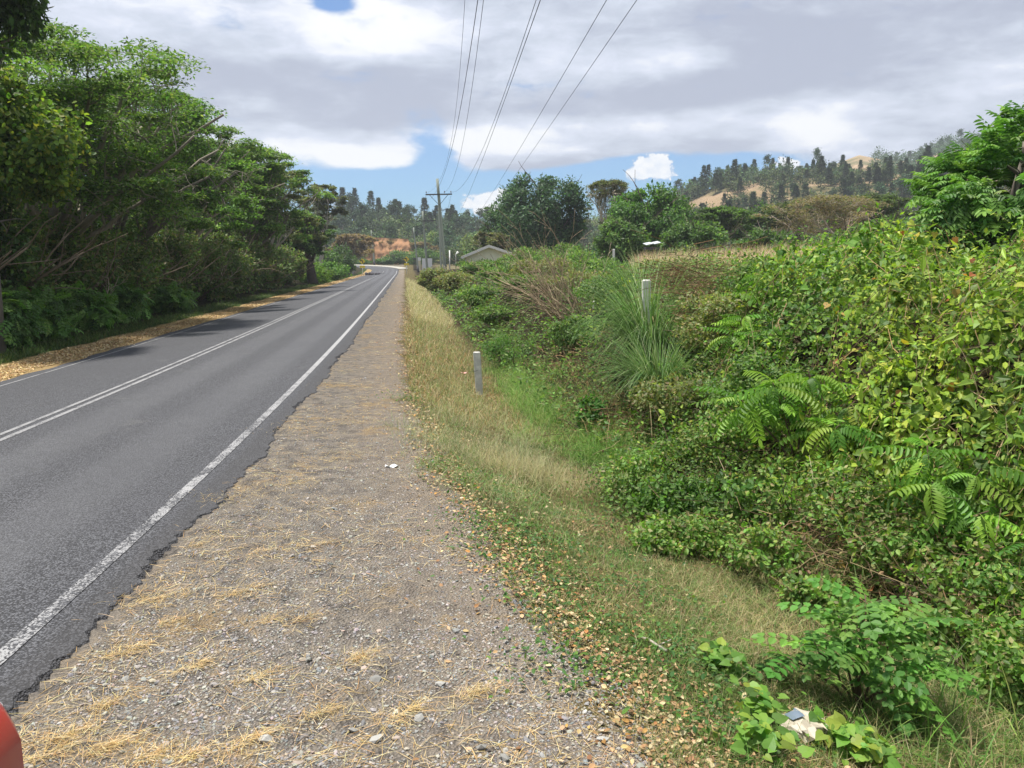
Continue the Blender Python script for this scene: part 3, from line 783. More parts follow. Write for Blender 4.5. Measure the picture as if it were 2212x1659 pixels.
def leaves_on(g, tips, n, spread, T, size, cols, w=None, up=.8, jit=.2, flat=.5, sx=1.0, frac=1.0):
    tips = [t for t in tips if rng.random() < frac]
    if not tips: return
    n = int(n * frac)
    k = rng.integers(0, len(tips), n); m_ = len(tips[0])
    TP = np.array([t[:m_] for t in tips]); x = rng.random(n) * (m_ - 1); ii = x.astype(int).clip(0, m_ - 2); fr = (x - ii)[:, None]
    P = TP[k, ii] * (1 - fr) + TP[k, ii + 1] * fr
    P = P + rng.normal(0, spread, (n, 3)) * [1, 1, flat]
    tone = rng.normal(1, .16, len(tips))[k][:, None]
    s = size * rng.uniform(.6, 1.3, n)
    D = rdir(n) * [1, 1, .5] + [0, 0, -.15]
    g.inst(T, P, frames(D, rdir(n) * (1 - up) * 1.6 + [0, 0, up]), np.stack([s * sx, s, s], 1), np.clip(palette(n, cols, w, jit) * tone, .004, .9))
def tree(name, base, label, cat, build, group=None):
    o = empty(name, base, 0, label, cat, group)
    build(o); return o

LG = [(.090, .175, .042), (.120, .220, .050), (.150, .260, .060), (.068, .135, .036), (.19, .26, .085)]
def spreading(o, H=10, L=6.5, r=.28, limbs=6, k1=7, k2=6, nleaf=26000, size=.14, cols=LG, w=None, lean=(0, 0), bare=.15, bark=M_BARK, barkc=(1, 1, 1), fork=.28, up0=.75, spread=.20, flat=.4, drop=-.05, rim=.48, low=.38):
    """umbrella crowned tree: limbs fan out from a low fork up to a domed canopy of flat leaf layers"""
    hf = H * fork; R = L * .92
    tr = [np.array([0, 0, -.3])]; d = nrm1(np.array([lean[0] * .6, lean[1] * .6, 1.0]))
    for i in range(5): tr.append(tr[-1] + nrm1(d + rng.normal(0, .12, 3)) * (hf + .3) / 5)
    g = G(); g.tube(tr, np.linspace(r * 1.4, r, 6), 9, barkc)
    top = tr[-1]; cen = np.array([top[0] + lean[0] * L, top[1] + lean[1] * L])
    zr = hf + (H - hf) * rim
    def dome(xy):
        q = np.linalg.norm(xy - cen) / R
        return zr + (H - zr) * max(1 - q * q, 0) ** .6 - max(q - 1, 0) * 1.5
    def bez(p0, p1, bow, n, wob):
        m_ = (p0 + p1) / 2 + np.array([0, 0, bow]) + rng.normal(0, wob, 3)
        t = np.linspace(0, 1, n + 1)[:, None]
        P = (1 - t) ** 2 * p0 + 2 * t * (1 - t) * m_ + t ** 2 * p1
        P[1:-1] += rng.normal(0, wob * .35, (n - 1, 3)); return P
    lines, tips, pads = [], [], []
    a0 = rng.random() * 6
    for i in range(limbs):
        a = a0 + i * 2.39996; rr = R * (.30 + .62 * ((i + .5) / limbs) ** .6)
        xy = cen + rr * np.array([cos(a), sin(a)])
        e = np.array([xy[0], xy[1], dome(xy) - rng.uniform(.3, 1.4) * H * .08])
        s0 = top - np.array([0, 0, rng.random() * hf * .3])
        P = bez(s0, e, (e[2] - s0[2]) * rng.uniform(-.05, .28), 9, .28); r1 = r * rng.uniform(.34, .5)
        lines.append((P, r1, r1 * .25, 0))
        for j in range(k1):
            f = .30 + .68 * (j + rng.random() * .8) / k1; q = P[min(int(f * 9), 8)]; b2 = rng.random() * 6.28
            xy2 = q[:2] + R * rng.uniform(.16, .36) * np.array([cos(b2), sin(b2)])
            zz = dome(xy2) - (rng.uniform(.12, .55) * H if rng.random() < low else rng.normal(.1, .15) * H * .06)
            if np.linalg.norm(xy2 - cen) > R * 1.02 or zz < 2.2: continue
            e2 = np.array([xy2[0], xy2[1], zz]); P2 = bez(q, e2, rng.uniform(-.3, .1), 6, .16); rb_ = max(r1 * (1 - .7 * f) * .5, .014)
            lines.append((P2, rb_, rb_ * .35, 1))
            live = rng.random() > bare
            if live: pads += [P2[-1], P2[4]] if rng.random() < .6 else [P2[-1]]
            for k in range(k2):
                b3 = rng.random() * 6.28; q3 = P2[rng.integers(2, 7)]; e3 = q3 + np.array([cos(b3), sin(b3), rng.uniform(-.15, .55)]) * R * rng.uniform(.06, .15)
                P3 = bez(q3, e3, .05, 4, .05); lines.append((P3, max(rb_ * .4, .007), .005, 2))
                if live or rng.random() < .2: tips.append(P3)
    wood(g, lines, .009, barkc)
    g.build('trunk', bark, o, smooth=True)
    gl = G(); leaves_on(gl, tips, int(nleaf * .45), spread, T_DIA, size, cols, w, .75, .2, flat, .8)
    pads = np.array(pads); n = int(nleaf * .95); kk_ = rng.integers(0, len(pads), n); pr = rng.uniform(.5, 1.15, len(pads)) * (R / 6)
    off = rdir(n) * (rng.random(n) ** .45)[:, None] * pr[kk_][:, None] * [1, 1, .24]; off[:, 2] += .1 - .18 * (off[:, 0] ** 2 + off[:, 1] ** 2)
    tone = rng.normal(1, .17, len(pads))[kk_][:, None]; s = size * rng.uniform(.6, 1.3, n)
    gl.inst(T_DIA, pads[kk_] + off, frames(rdir(n) * [1, 1, .45] + [0, 0, -.2], rdir(n) * .55 + [0, 0, .8]), np.stack([s * .8, s, s], 1), np.clip(palette(n, cols, w, .2) * tone, .004, .9))
    gl.build('crown', M_LEAF, o)
    return lines, tips

def leftpos(Y, off): x = float(Rl(Y)) + off; return (x, Y, gz1(x, Y))
VINE = [(.11, .20, .034), (.15, .25, .042), (.19, .29, .048), (.075, .15, .026), (.26, .30, .05)]
DKG = [(.052, .105, .032), (.070, .138, .040), (.090, .165, .046), (.042, .084, .026)]

def clumped(g, c, R3, n, size, cols, T=T_DIA, ncl=30, clr=.35, sx=1.0, up=.5, jit=.2, w=None, shell=.75, droop=0.0, hemi=False):
    """foliage in many clumps around an ellipsoid"""
    c = np.array(c, float); R3 = np.array(R3, float)
    dirs = rdir(ncl)
    if hemi: dirs[:, 2] = np.abs(dirs[:, 2])
    rr = (shell + (1 - shell) * rng.random(ncl)) * np.where(rng.random(ncl) < .25, rng.uniform(.3, .8, ncl), 1)
    cc = dirs * rr[:, None] * (1 - clr * .6); cr_ = clr * rng.uniform(.6, 1.3, ncl)
    k = rng.integers(0, ncl, n)
    off = rdir(n) * (rng.random(n) ** .4)[:, None] * cr_[k][:, None]
    P = (cc[k] + off)
    if hemi: P[:, 2] = np.abs(P[:, 2])
    out_ = unit(P * .6 + off * 1.2 / clr * .5)
    P = c + P * R3
    tone = rng.normal(1, .13, ncl)[k][:, None]
    D = unit(rdir(n) + out_ * .5 + [0, 0, -droop])
    N = unit(out_ * .7 + rdir(n) * (1 - up) + [0, 0, up])
    s = size * rng.uniform(.6, 1.35, n)
    g.inst(T, P, frames(D, N), np.stack([s * sx, s, s], 1), np.clip(palette(n, cols, w, jit) * tone, .004, .9))

def round_tree(o, H, W, n, size, cols, trunk=.3, ncl=46, low=.12, mat=M_LEAF, sx=.9, clr=.30, barkc=(.8, .75, .7)):
    g = G(); lines, tips = [], []
    g.tube([[0, 0, -.4], [.1, 0, H * .25], [0, .1, H * .5], [.1, 0, H * .8]], [trunk, trunk * .8, trunk * .55, trunk * .15], 8, barkc)
    for i in range(8): grow(np.array([0, 0, H * (.22 + .06 * i)]), nrm1(np.array([cos(i * 2.4), sin(i * 2.4), .8])), W * .42, trunk * .3, 0, [dict(n=5, w=.1, k=3, a=.6, lf=.5, rf=.5), dict(n=3, w=.1)], lines, tips)
    wood(g, lines, .02, barkc); g.build('trunk', M_BARK, o, smooth=True)
    g = G(); hc = H * (1 - low) / 2; clumped(g, (0, 0, H * low + hc), (W / 2, W / 2, hc), n, size, cols, T_DIA, ncl, clr, sx, .5, droop=.2); g.build('crown', mat, o)

# --- row of trees along the left of the road, nearest first
def b_near_vine(o):
    g = G(); lines, tips = [], []
    g.tube([[0, 0, -.3], [.1, 0, 1.5], [.35, .1, 3.2], [.7, .0, 5.2], [.9, .1, 7.5]], [.34, .28, .24, .18, .10], 9)
    spec = [dict(n=6, w=.12, g=.02, k=4, a=.8, lf=.5, rf=.5), dict(n=4, w=.15)]
    for i in range(9): grow(np.array([.3 + .08 * i, .05, 2.5 + i * .45]), nrm1(np.array([cos(i * 2.3), sin(i * 2.3), .5])), 1.6, .07, 0, spec, lines, tips)
    wood(g, lines); g.build('trunk', M_BARK, o, smooth=True)
    g = G()
    clumped(g, (1.2, 0, 5.4), (2.4, 2.1, 2.0), 16000, .15, VINE, T_OVAL, 42, .34, 1.3, .4, droop=.5)
    clumped(g, (2.9, -.3, 4.7), (1.2, 1.3, 1.1), 4500, .15, VINE, T_OVAL, 16, .4, 1.3, .4, droop=.5)
    clumped(g, (.2, .3, 2.4), (1.8, 1.6, 1.6), 5000, .15, DKG + VINE[:1], T_OVAL, 26, .35, 1.2, .4, droop=.5)
    g.build('crown', M_LEAF, o)
tree('vine_clad_tree', leftpos(20.5, -10.3), 'tree smothered in yellowish green vines at the left edge of the picture', 'tree', b_near_vine)
def b_corner(o):
    g = G(); lines, tips = [], []
    g.tube([[0, 0, -.3], [.1, 0, 3], [.2, 0, 6], [.5, .1, 9]], [.3, .25, .2, .1], 8)
    spec = [dict(n=6, w=.1, g=.02, k=4, a=.7, lf=.5, rf=.5), dict(n=4, w=.15)]
    for i in range(8): grow(np.array([.2, 0, 5.2 + i * .5]), nrm1(np.array([cos(i * 2.4), sin(i * 2.4), .9])), 1.3, .05, 0, spec, lines, tips)
    wood(g, lines); g.build('trunk', M_BARK, o, smooth=True)
    g = G(); clumped(g, (.25, 0, 8.5), (1.6, 1.8, 1.7), 11000, .17, DKG + [(.07, .13, .035)], T_OVAL, 34, .34, .8, .35, droop=.7); g.build('crown', M_LEAF, o)
tree('dark_leaved_tree', leftpos(18.2, -8.1), 'tall dark leaved tree cut off by the top left corner of the picture', 'tree', b_corner)
tree('spreading_tree', leftpos(26.5, -10.9), 'largest spreading tree with long bare grey limbs over the left verge', 'tree',
     lambda o: spreading(o, 9.0, 7.0, .30, 15, 8, 5, 50000, .15, LG, None, (.22, -.0), .24, fork=.22, rim=.42, low=.62, bark=M_PALEBARK, barkc=(.6, .6, .57)))
tree('spreading_tree', leftpos(34.5, -11.6), 'spreading roadside tree with feathery layered leaves, second along the road from the left', 'tree',
     lambda o: spreading(o, 9.2, 6.4, .25, 14, 8, 5, 44000, .175, [(.08, .165, .04), (.115, .22, .048), (.14, .25, .055), (.06, .125, .032)], None, (.2, 0), .18, fork=.24, rim=.42, low=.5))
tree('spreading_tree', leftpos(44.5, -11.4), 'tree with pale bare drooping branches beside green layers, middle of the roadside row', 'tree',
     lambda o: spreading(o, 9.4, 6.0, .25, 14, 8, 6, 38000, .20, LG, None, (.2, 0), .36, bark=M_PALEBARK, barkc=(1.0, .97, .92), fork=.22, rim=.42, low=.5))
tree('spreading_tree', leftpos(56, -10.6), 'dense green spreading tree overhanging the far left lane', 'tree',
     lambda o: spreading(o, 9.8, 5.8, .24, 13, 8, 5, 40000, .23, LG, None, (.2, 0), .14, fork=.26, up0=.95, drop=-.045))
tree('spreading_tree', leftpos(67, -10.6), 'greyish half leafless tree against the sky at the end of the roadside row', 'tree',
     lambda o: spreading(o, 9.8, 5.8, .26, 10, 8, 6, 26000, .24, [(.13, .17, .07), (.17, .20, .085), (.10, .14, .05), (.20, .19, .10)], None, (.12, 0), .45, bark=M_PALEBARK, fork=.26, up0=.9))
tree('gnarled_tree', leftpos(79, -7.6), 'small round tree with a dark crooked trunk before the left road sign', 'tree',
     lambda o: (spreading(o, 7.0, 3.6, .40, 9, 7, 5, 22000, .26, DKG + LG[:2], None, (-.18, 0), .05, fork=.3, up0=.75, barkc=(.35, .33, .32))))
tree('pale_trunk_tree', leftpos(103, -9.5), 'tall thin tree with a pale bare trunk and sparse yellowish crown behind the left verge', 'tree',
     lambda o: spreading(o, 12, 4.0, .22, 6, 6, 5, 8000, .34, [(.11, .13, .05), (.15, .15, .07), (.08, .11, .04)], None, (.05, 0), .3, bark=M_PALEBARK, fork=.55, up0=1.4))
for Y, of, lb in [(31, -18.0, 'tall tree standing in the second rank behind the largest spreading tree'), (42, -17.5, 'green tree in the second rank behind the middle of the roadside row'), (54, -15.0, 'leafy tree in the second rank showing between the roadside crowns'), (72, -14.5, 'leafy tree in the second rank behind the half leafless one'), (90, -15.0, 'dark green tree rising behind the crooked trunk tree')]:
    tree('broadleaf_tree', leftpos(Y, of), lb, 'tree', lambda o: round_tree(o, 8.0 + Y * .012, 7.5, 8500, .24 + Y * .002, DKG[1:] + LG[:3], .24, 50, .05, clr=.28))

# --- shrubs
def bush(name, base, w, h, n, size, cols, label, T=T_DIA, group=None, mat=M_LEAF, stems=6, sx=1.0, up=.5, ncl=26, droop=.2, stemc=(.7, .6, .5), clr=.36, wt=None, dp=None):
    o = empty(name, base, 0, label, 'shrub', group)
    g = G(); lines, tips = [], []
    spec = [dict(n=5, w=.14, k=3, a=.6, lf=.5, rf=.55), dict(n=3, w=.16)]
    for i in range(stems):
        a = i * 2.4 + rng.random()
        grow(np.array([0, 0, -.15]), nrm1(np.array([cos(a) * .75 * w / h, sin(a) * .75 * w / h, 1.0])), h * .8, .008 + .012 * h, 0, spec, lines, tips)
    wood(g, lines, .004, stemc, 6); g.build('stem', M_BARK, o, smooth=True)
    g = G(); clumped(g, (0, 0, h * .46), (w * .5, (dp or w) * .5, h * .54), n, size, cols, T, ncl, clr, sx, up, droop=droop, w=wt); g.build('foliage', mat, o)
    return o
# undergrowth of the wood, left
UND = [(.11, .185, .054), (.14, .23, .064), (.085, .15, .044), (.18, .24, .085), (.24, .22, .12)]
for Y, of in [(13.2, -10.2), (10.6, -10.0), (8.0, -10.2), (5.2, -10.0), (2.2, -10.2), (-.8, -10)]:
    bush('thicket_shrub', leftpos(Y, of), 3.4, 3.6, 5200, .12, UND, 'tall dull green shrub of the thicket under the left roadside trees', group='thicket shrubs under the roadside trees', stems=10, ncl=40, clr=.3, stemc=(1.1, 1.0, .85))
for i, Y in enumerate(np.concatenate([np.geomspace(15.5, 30, 9), np.geomspace(33, 74, 11)])):
    of = -9.6 - rng.random() * .9; h = 3.2 + rng.random() * 1.5
    bush('thicket_shrub', leftpos(Y, of), 3.0 + Y * .03, h, int(6800), .09 + Y * .0022, UND, 'tall dull green shrub of the thicket under the left roadside trees', group='thicket shrubs under the roadside trees', stems=10, ncl=40, clr=.3, stemc=(1.1, 1.0, .85))
for i, Y in enumerate(np.concatenate([np.geomspace(17, 34, 7), np.geomspace(38, 90, 7)])):
    of = -12.6 - rng.random() * 1.5; h = 3.6 + rng.random() * 1.2
    bush('thicket_shrub', leftpos(Y, of), 4.6 + Y * .03, h, 5000, .13 + Y * .0022, DKG + UND[:2], 'tall dark shrub at the back of the thicket under the left trees', group='dark shrubs at the back of the thicket', stems=7, ncl=40, clr=.3)
FR = frond(5, .8, .30, .38, .15, T_OVAL)
T_FROND7 = (FR[0], FR[1])
SHR = [(.11, .225, .052), (.14, .27, .062), (.175, .31, .075), (.075, .165, .04)]
front = [(12.6, -8.6, 1.8, 1.2, 'leafy shrub cut by the left picture edge above the golden litter strip'), (15.4, -9.7, 2.2, 2.1, 'taller feather leaved shrub behind the front row at the left picture edge'), (19.8, -9.8, 2.6, 2.0, 'taller feather leaved shrub behind the middle of the low front row'), (14.2, -8.9, 2.0, 1.35, 'dark shrub at the left picture edge beside the golden litter strip'), (16.6, -8.8, 2.2, 1.5, 'feather leaved dark green shrub at the wood edge, nearest of the low front row'),
         (18.8, -8.7, 2.2, 1.45, 'bushy feather leaved shrub at the wood edge, second of the low front row'), (21.4, -8.8, 2.4, 1.35, 'low feather leaved shrub at the wood edge, third of the low front row'),
         (24.4, -8.9, 2.5, 1.3, 'spreading low shrub at the wood edge below the largest spreading tree'), (28, -9.0, 2.6, 1.2, 'low shrub at the wood edge beyond the feather leaved ones'), (33, -9.0, 2.8, 1.2, 'small shrub at the wood edge in front of pale stems')]
for Y, of, w, h, lb in front:
    o = bush('roadside_shrub', leftpos(Y, of), w, h, 1500, .36, SHR, lb, T_FROND7, 'low shrubs along the edge of the left wood', ncl=30, clr=.4, up=.6, droop=.25)
# bright bushes near the left sign
bush('bright_bush', leftpos(84, -8.3), 5.0, 2.4, 4200, .26, [(.13, .24, .04), (.17, .29, .05), (.10, .19, .035)], 'bright green sunlit bush behind the crooked trunk on the left', ncl=30)
bush('bright_bush', leftpos(97, -7.6), 4.6, 2.3, 3600, .28, [(.10, .21, .04), (.14, .26, .05), (.07, .15, .03)], 'bright green sunlit bush nearest to the left road sign', ncl=30)
bush('dark_bush', leftpos(128, -8.6), 5.5, 5.0, 4200, .34, DKG + [(.05, .11, .03)], 'dark rounded bush right behind the left road sign', ncl=34)
bush('dark_bush', leftpos(112, -9.5), 5.0, 4.0, 3600, .32, DKG + LG[:2], 'dark green bush to the left of the left road sign', ncl=34)
# dead grey branches in the wood
for (px, py, Y, s, lb) in [(95, 520, 21.5, .7, 'curved bare grey stick low in the wood at the far left'), (400, 640, 27, 2.6, 'tangle of bare grey stems in the shade left of the road'), (480, 560, 36, 3.4, 'pale forked dead stems standing in the thicket'), (610, 520, 44, 3.0, 'leaning bare pale stems at the right part of the thicket')]:
    q = leftpos(Y, -9.0); g = G(); lines, tips = [], []
    z0 = gz1(q[0], Y); spec = [dict(n=7, w=.2, k=4, a=.7, lf=.55, rf=.6), dict(n=5, w=.2, k=3, a=.6, lf=.5), dict(n=3, w=.2)]
    for i in range(3): grow(np.array([q[0], Y - .2, z0 - .1]), nrm1(np.array([rng.normal(.0, .3), rng.normal(-.1, .3), 1])), s * .8, .011 * s, 0, spec, lines, tips)
    wood(g, lines, .010, (1.15, 1.08, 1.0)); tag(g.build('dead_branch', M_PALEBARK, smooth=True), lb, 'dead branch')

# ------------------------------------------------------------------ right hand bank
# hedge of bushes from the ditch to the house, placed by picture position of their tops and feet
HED = [(.130, .235, .055), (.165, .28, .066), (.100, .195, .044), (.21, .28, .09), (.068, .14, .036)]
HED2 = [(.20, .25, .09), (.24, .27, .105), (.155, .21, .065), (.29, .25, .13)]
hedge = [(940, 574, 66, 3.0, HED2, 'yellowish hedge bush at the far left end of the right hand hedge'), (985, 584, 54, 2.8, HED2, 'straggly olive bush with a dark hollow in the right hand hedge'),
         (1030, 560, 60, 3.6, HED, 'rounded green bush below the house gable, left part'), (1080, 560, 48, 3.0, HED, 'dense green bush below the house gable, right part'),
         (1045, 612, 36, 2.4, HED, 'low leafy bush in front of the hedge, left of the dead brushwood'), (1110, 566, 38, 2.6, HED, 'green bush to the upper left of the dead brushwood'),
         (1090, 680, 26, 1.9, HED, 'small fresh green bush at the foot of the hedge above the marker post'), (1180, 548, 34, 2.8, HED2, 'olive bush behind the dead brushwood'),
         (1150, 532, 52, 4.0, HED, 'tall bush of the hedge top left of the pale umbrella tree'), (1240, 540, 40, 3.2, HED, 'green bush behind the dry stalks in the middle of the hedge'), (1300, 552, 30, 2.4, HED, 'bush with fresh leaves left of the tall grass clump'),
         (1250, 612, 24, 1.9, HED2, 'sparse olive bush right behind the dead brushwood'), (1210, 520, 66, 4.5, HED, 'bush in the second rank below the pale umbrella tree'), (1140, 610, 30, 2.2, HED, 'mid green bush over the left end of the dead brushwood')]
for px, py, Y, w, cols, lb in hedge:
    q = at(px, py, Y); z = gz1(q[0], Y)
    bush('hedge_bush', (q[0], Y, z - .1), w * 1.2, max(q[2] - z + .1, .7) * .95, int(6200), .042 + Y * .0026, cols, lb, T_DIA, 'bushes of the right hand hedge', ncl=44, clr=.3, sx=.8, stemc=(.9, .8, .65))
for px, py, Y, w, h, cols, lb in [(1330, 585, 17, 1.6, 0, HED, 'low small leaved bush left of the tall grass clumps'), (1420, 556, 19, 1.9, 0, HED2, 'olive small leaved bush behind the brown withered vines'), (1500, 553, 21, 2.0, 0, HED, 'green small leaved bush on the crest before the dry field'), (1590, 562, 17, 1.7, 0, HED, 'green bush on the crest right of the pale grass tuft'),
    (1680, 558, 16, 1.7, 0, HED, 'green bush on the crest left of the half buried fence post'), (1650, 660, 11.5, 1.3, .9, HED, 'leafy bush on the slope below the crest, left of the vine blanket'), (1560, 720, 10.8, 1.2, .8, HED2, 'olive leafy bush at the middle of the slope right of the grass clumps'), (1480, 880, 9.6, 1.0, .6, HED2, 'low brownish bush at the foot of the lower grass clump'),
    (1250, 700, 16, 1.2, .55, HED, 'low green bush right of the dead brushwood'), (1640, 830, 8.6, 1.1, .7, HED, 'low green bush above the ditch between two feather leaved saplings'), (1750, 566, 13.5, 1.3, 0, HED, 'green bush wrapped round the half buried fence post'), (1880, 545, 14, 1.6, 0, HED, 'green bush under the left flank of the leafy tree at the right')]:
    X_ = (px - 1106) / 1660.6 * Y; h = h or max(at(px, py, Y)[2] - gz1(X_, Y), .5) * .9; bush('slope_bush', (X_, Y, gz1(X_, Y)), w * 1.25, h * 1.15, 4200, .035 + Y * .0016, cols, lb, T_OVAL, 'small leaved bushes on the right hand slope', ncl=40, clr=.3, sx=1.1, stemc=(.9, .8, .65))
# low cover on the bank so that no bare soil shows between the bushes
def bankpts(n, pw, y0, y1, e0, e1):
    return strip(n, y0, y1, lambda y: dcen(y) + e0, lambda y: dcen(y) + e1, pw)
g = G(); X, Y = bankpts(30000, 1.6, 9, 80, .5, 7.5)
z = ground_z(X, Y) + np.abs(rng.normal(0, .16, len(X))) * (1.2 + .6 * lump(X, Y, .8)); s = (.040 + .0032 * Y) * rng.uniform(.6, 1.3, len(X))
g.inst(T_DIA, np.stack([X, Y, z], 1), frames(rdir(len(X)) * [1, 1, .4], rdir(len(X)) * .8 + [-.3, -.3, .8]), np.stack([s * .8, s, s], 1), palette(len(X), HED + [(.20, .16, .08)], [3, 3, 3, 1.5, 3, 1], .25))
tag(g.build('ground_cover', M_LEAF), kind='stuff')

# vine blanket over the bank at the right
def mound(X, Y):
    d = X - Rl(Y) - dcen(Y)
    k = sstep(d, .2, 2.6)
    right = sstep(X / np.maximum(Y, .5), .36, .62)
    crest = sstep(d, 1.9, 3.6) * (1 - sstep(Y, 22, 34))
    return k * (.36 + .46 * lump(X, Y, .85) + .34 * lump(X, Y, 2.1)) + crest * (.24 + .26 * lump(X, Y, .6)) + right * k * (.30 + .2 * lump(X, Y, .55))
HEART = [(.155, .290, .042), (.21, .36, .050), (.26, .41, .058), (.105, .21, .034), (.34, .43, .08), (.075, .155, .028)]
g = G(); gs = G()
def vines(n, y0, y1, u0, u1, cover, size, depth, T=None, lift=0.0):
    T = T or T_HEART
    Y = (y0 ** -1.0 + rng.random(n) * (y1 ** -1.0 - y0 ** -1.0)) ** -1.0
    X = rng.uniform(u0, u1, n) * Y
    d = X - Rl(Y) - dcen(Y)
    k = (d > .9 + .4 * lump(X, Y, 1.7)) & (lump(X, Y, 1.25) + .5 * lump(X, Y, 3.3) + rng.normal(0, .25, n) > cover - .25 * sstep(X / Y, .35, .6))
    k &= (.6 * lump(X + 1, Y, 1.55) + .5 * lump(X, Y + 2, 3.7) + rng.normal(0, .10, n)) > -.40
    X, Y = X[k], Y[k]; n = len(X)
    e_ = .12
    h0 = ground_z(X, Y) + mound(X, Y); hx = (ground_z(X + e_, Y) + mound(X + e_, Y) - h0) / e_; hy = (ground_z(X, Y + e_) + mound(X, Y + e_) - h0) / e_
    N = unit(np.stack([-hx, -hy, np.ones(n)], 1))
    P = np.stack([X, Y, h0], 1) + N * (rng.normal(lift, .05 + lift * .6, n) - np.abs(rng.normal(0, depth, n)))[:, None]
    tone = np.clip(1 + .26 * lump(X, Y, 1.6), .6, 1.5)[:, None]; hue = np.clip(.5 + .9 * lump(X + 3, Y - 2, .62) + rng.normal(0, .2, n), 0, 1)[:, None]; tone = tone * (np.array([.72, .86, .9]) * (1 - hue) + np.array([1.30, 1.08, 1.0]) * hue)
    D = unit(rdir(n) * .8 + np.stack([-hx * .0 - .2, -.35 + 0 * X, -.35 + 0 * X], 1))
    s = size * rng.lognormal(0, .28, n)
    g.inst(T, P, frames(D, unit(N * .8 + rdir(n) * .55 + [0, -.15, .35])), s, np.clip(palette(n, HEART, [3, 4, 3, 3, 1.2, 2], .16) * tone, .01, .8))
vines(15000, 4.2, 19, .30, .86, -.40, .062, .06)
vines(17000, 6.5, 26, .10, .52, -.45, .048, .08)
vines(6500, 3.6, 9, .48, .95, -.4, .082, .09)
vines(2600, 6, 20, .26, .75, -.1, .085, .12)
vines(17000, 4.2, 24, .16, .86, -.45, .055, .05, T_OVAL, .09)
vines(4500, 4.2, 16, .3, .86, -.2, .11, .03, T_NARROW, .12)
n = 16000; Y = rng.uniform(-4.5, 9.5, n); X = Rl(Y) + dcen(Y) + 1.0 + 6.5 * rng.random(n) ** 1.2
k = (X > .84 * Y) | (Y < 3.8); X, Y = X[k], Y[k]; n = len(X); Z = ground_z(X, Y) + mound(X, np.maximum(Y, 1.)) + rng.normal(0, .07, n)
g.inst(T_HEART, np.stack([X, Y, Z], 1), frames(rdir(n) + [-.2, -.3, -.3], rdir(n) * .55 + [-.3, 0, .8]), rng.uniform(.06, .11, n), palette(n, HEART))
n = 90  # a few withered leaves and orange ones
Y = rng.uniform(5, 12, n); X = rng.uniform(.4, .68, n) * Y; Z = ground_z(X, Y) + mound(X, Y) + .03
g.inst(T_HEART, np.stack([X, Y, Z], 1), frames(rdir(n) + [0, -.3, -.3], rdir(n) * .5 + [-.2, -.4, .8]), rng.uniform(.06, .11, n), palette(n, [(.50, .24, .07), (.42, .30, .08), (.55, .45, .06), (.36, .14, .06)]))
tag(g.build('vine_cover', M_GLOSS), kind='stuff')
# runners and dead stalks under the vines
n = 1900
for i in range(n):
    Y = float((4.0 ** -1 + rng.random() * (18.0 ** -1 - 4.0 ** -1)) ** -1); X = float(rng.uniform(.26, .85) * Y)
    if X - float(Rl(Y)) - float(dcen(Y)) < .4: continue
    a = rng.random() * 6.28; L = rng.uniform(.25, .9); m_ = 6; t = np.linspace(0, 1, m_)
    wv = np.cumsum(rng.normal(0, .25, m_))
    xs = X + np.cos(a + wv) * t * L; yy = Y + np.sin(a + wv) * t * L
    zs = ground_z(xs, yy) + mound(xs, yy) * rng.uniform(.6, 1.08) + .10 * np.sin(t * pi) * rng.random() + .02
    gs.tube(np.stack([xs, yy, zs], 1), .0028 + .0012 * rng.random(), 3, palette(1, [(.36, .25, .13), (.24, .15, .09), (.42, .32, .18), (.18, .22, .06)])[0], cap=False)
tag(gs.build('vine_stems', M_DRY), kind='stuff')
# brown withered tangle on the crest and in the hollow
def tangle(name, spots, n, L0, L1, cols, r=.003, lift=.5, sp=.35, onm=0.0, lf_=4, up_=0.0):
    g = G(); Q = [hit(*q, up_) for q in spots]
    for i in range(n):
        q = Q[rng.integers(0, len(Q))]; X = q[0] + rng.normal(0, sp); Y = q[1] + rng.normal(0, sp)
        a = rng.random() * 6.28; L = rng.uniform(L0, L1); t = np.linspace(0, 1, 6); wv = np.cumsum(rng.normal(0, .4, 6))
        xs = X + np.cos(a + wv) * t * L; yy = Y + np.sin(a + wv) * t * L; h0 = abs(rng.normal(0, lift * .5)) + up_ * rng.uniform(.5, 1.0); el_ = rng.normal(.15, .4)
        zs = gz1(X, Y) + onm * float(mound(np.array([X]), np.array([Y]))[0]) + h0 + t * L * el_ - (t ** 2) * L * .3
        g.tube(np.stack([xs, yy, np.maximum(zs, gz1(X, Y) - .05)], 1), r, 3, palette(1, cols)[0], cap=False)
    m_ = n * lf_; k = rng.integers(0, len(Q), m_); Qa = np.array(Q)[k]
    X = Qa[:, 0] + rng.normal(0, sp, m_); Y = Qa[:, 1] + rng.normal(0, sp, m_); Z = ground_z(X, Y) + up_ * rng.uniform(.5, 1.05, m_) + onm * mound(X, Y) + np.abs(rng.normal(0, lift * .55, m_)); s = rng.uniform(.02, .05, m_)
    g.inst(T_OVAL, np.stack([X, Y, Z], 1), frames(rdir(m_), rdir(m_)), s, palette(m_, cols))
    return g.build(name, M_DRY)
BRN = [(.21, .125, .07), (.28, .17, .09), (.15, .09, .055), (.34, .24, .14), (.11, .075, .05)]
tag(tangle('withered_vines', [(1440, 590), (1470, 590), (1500, 600), (1540, 610), (1450, 620), (1550, 590), (1510, 640)], 420, .3, .9, BRN + [(.30, .22, .13), (.16, .20, .06), (.20, .26, .08)], .0045, .3, .22, .0, 3, .7), kind='stuff')
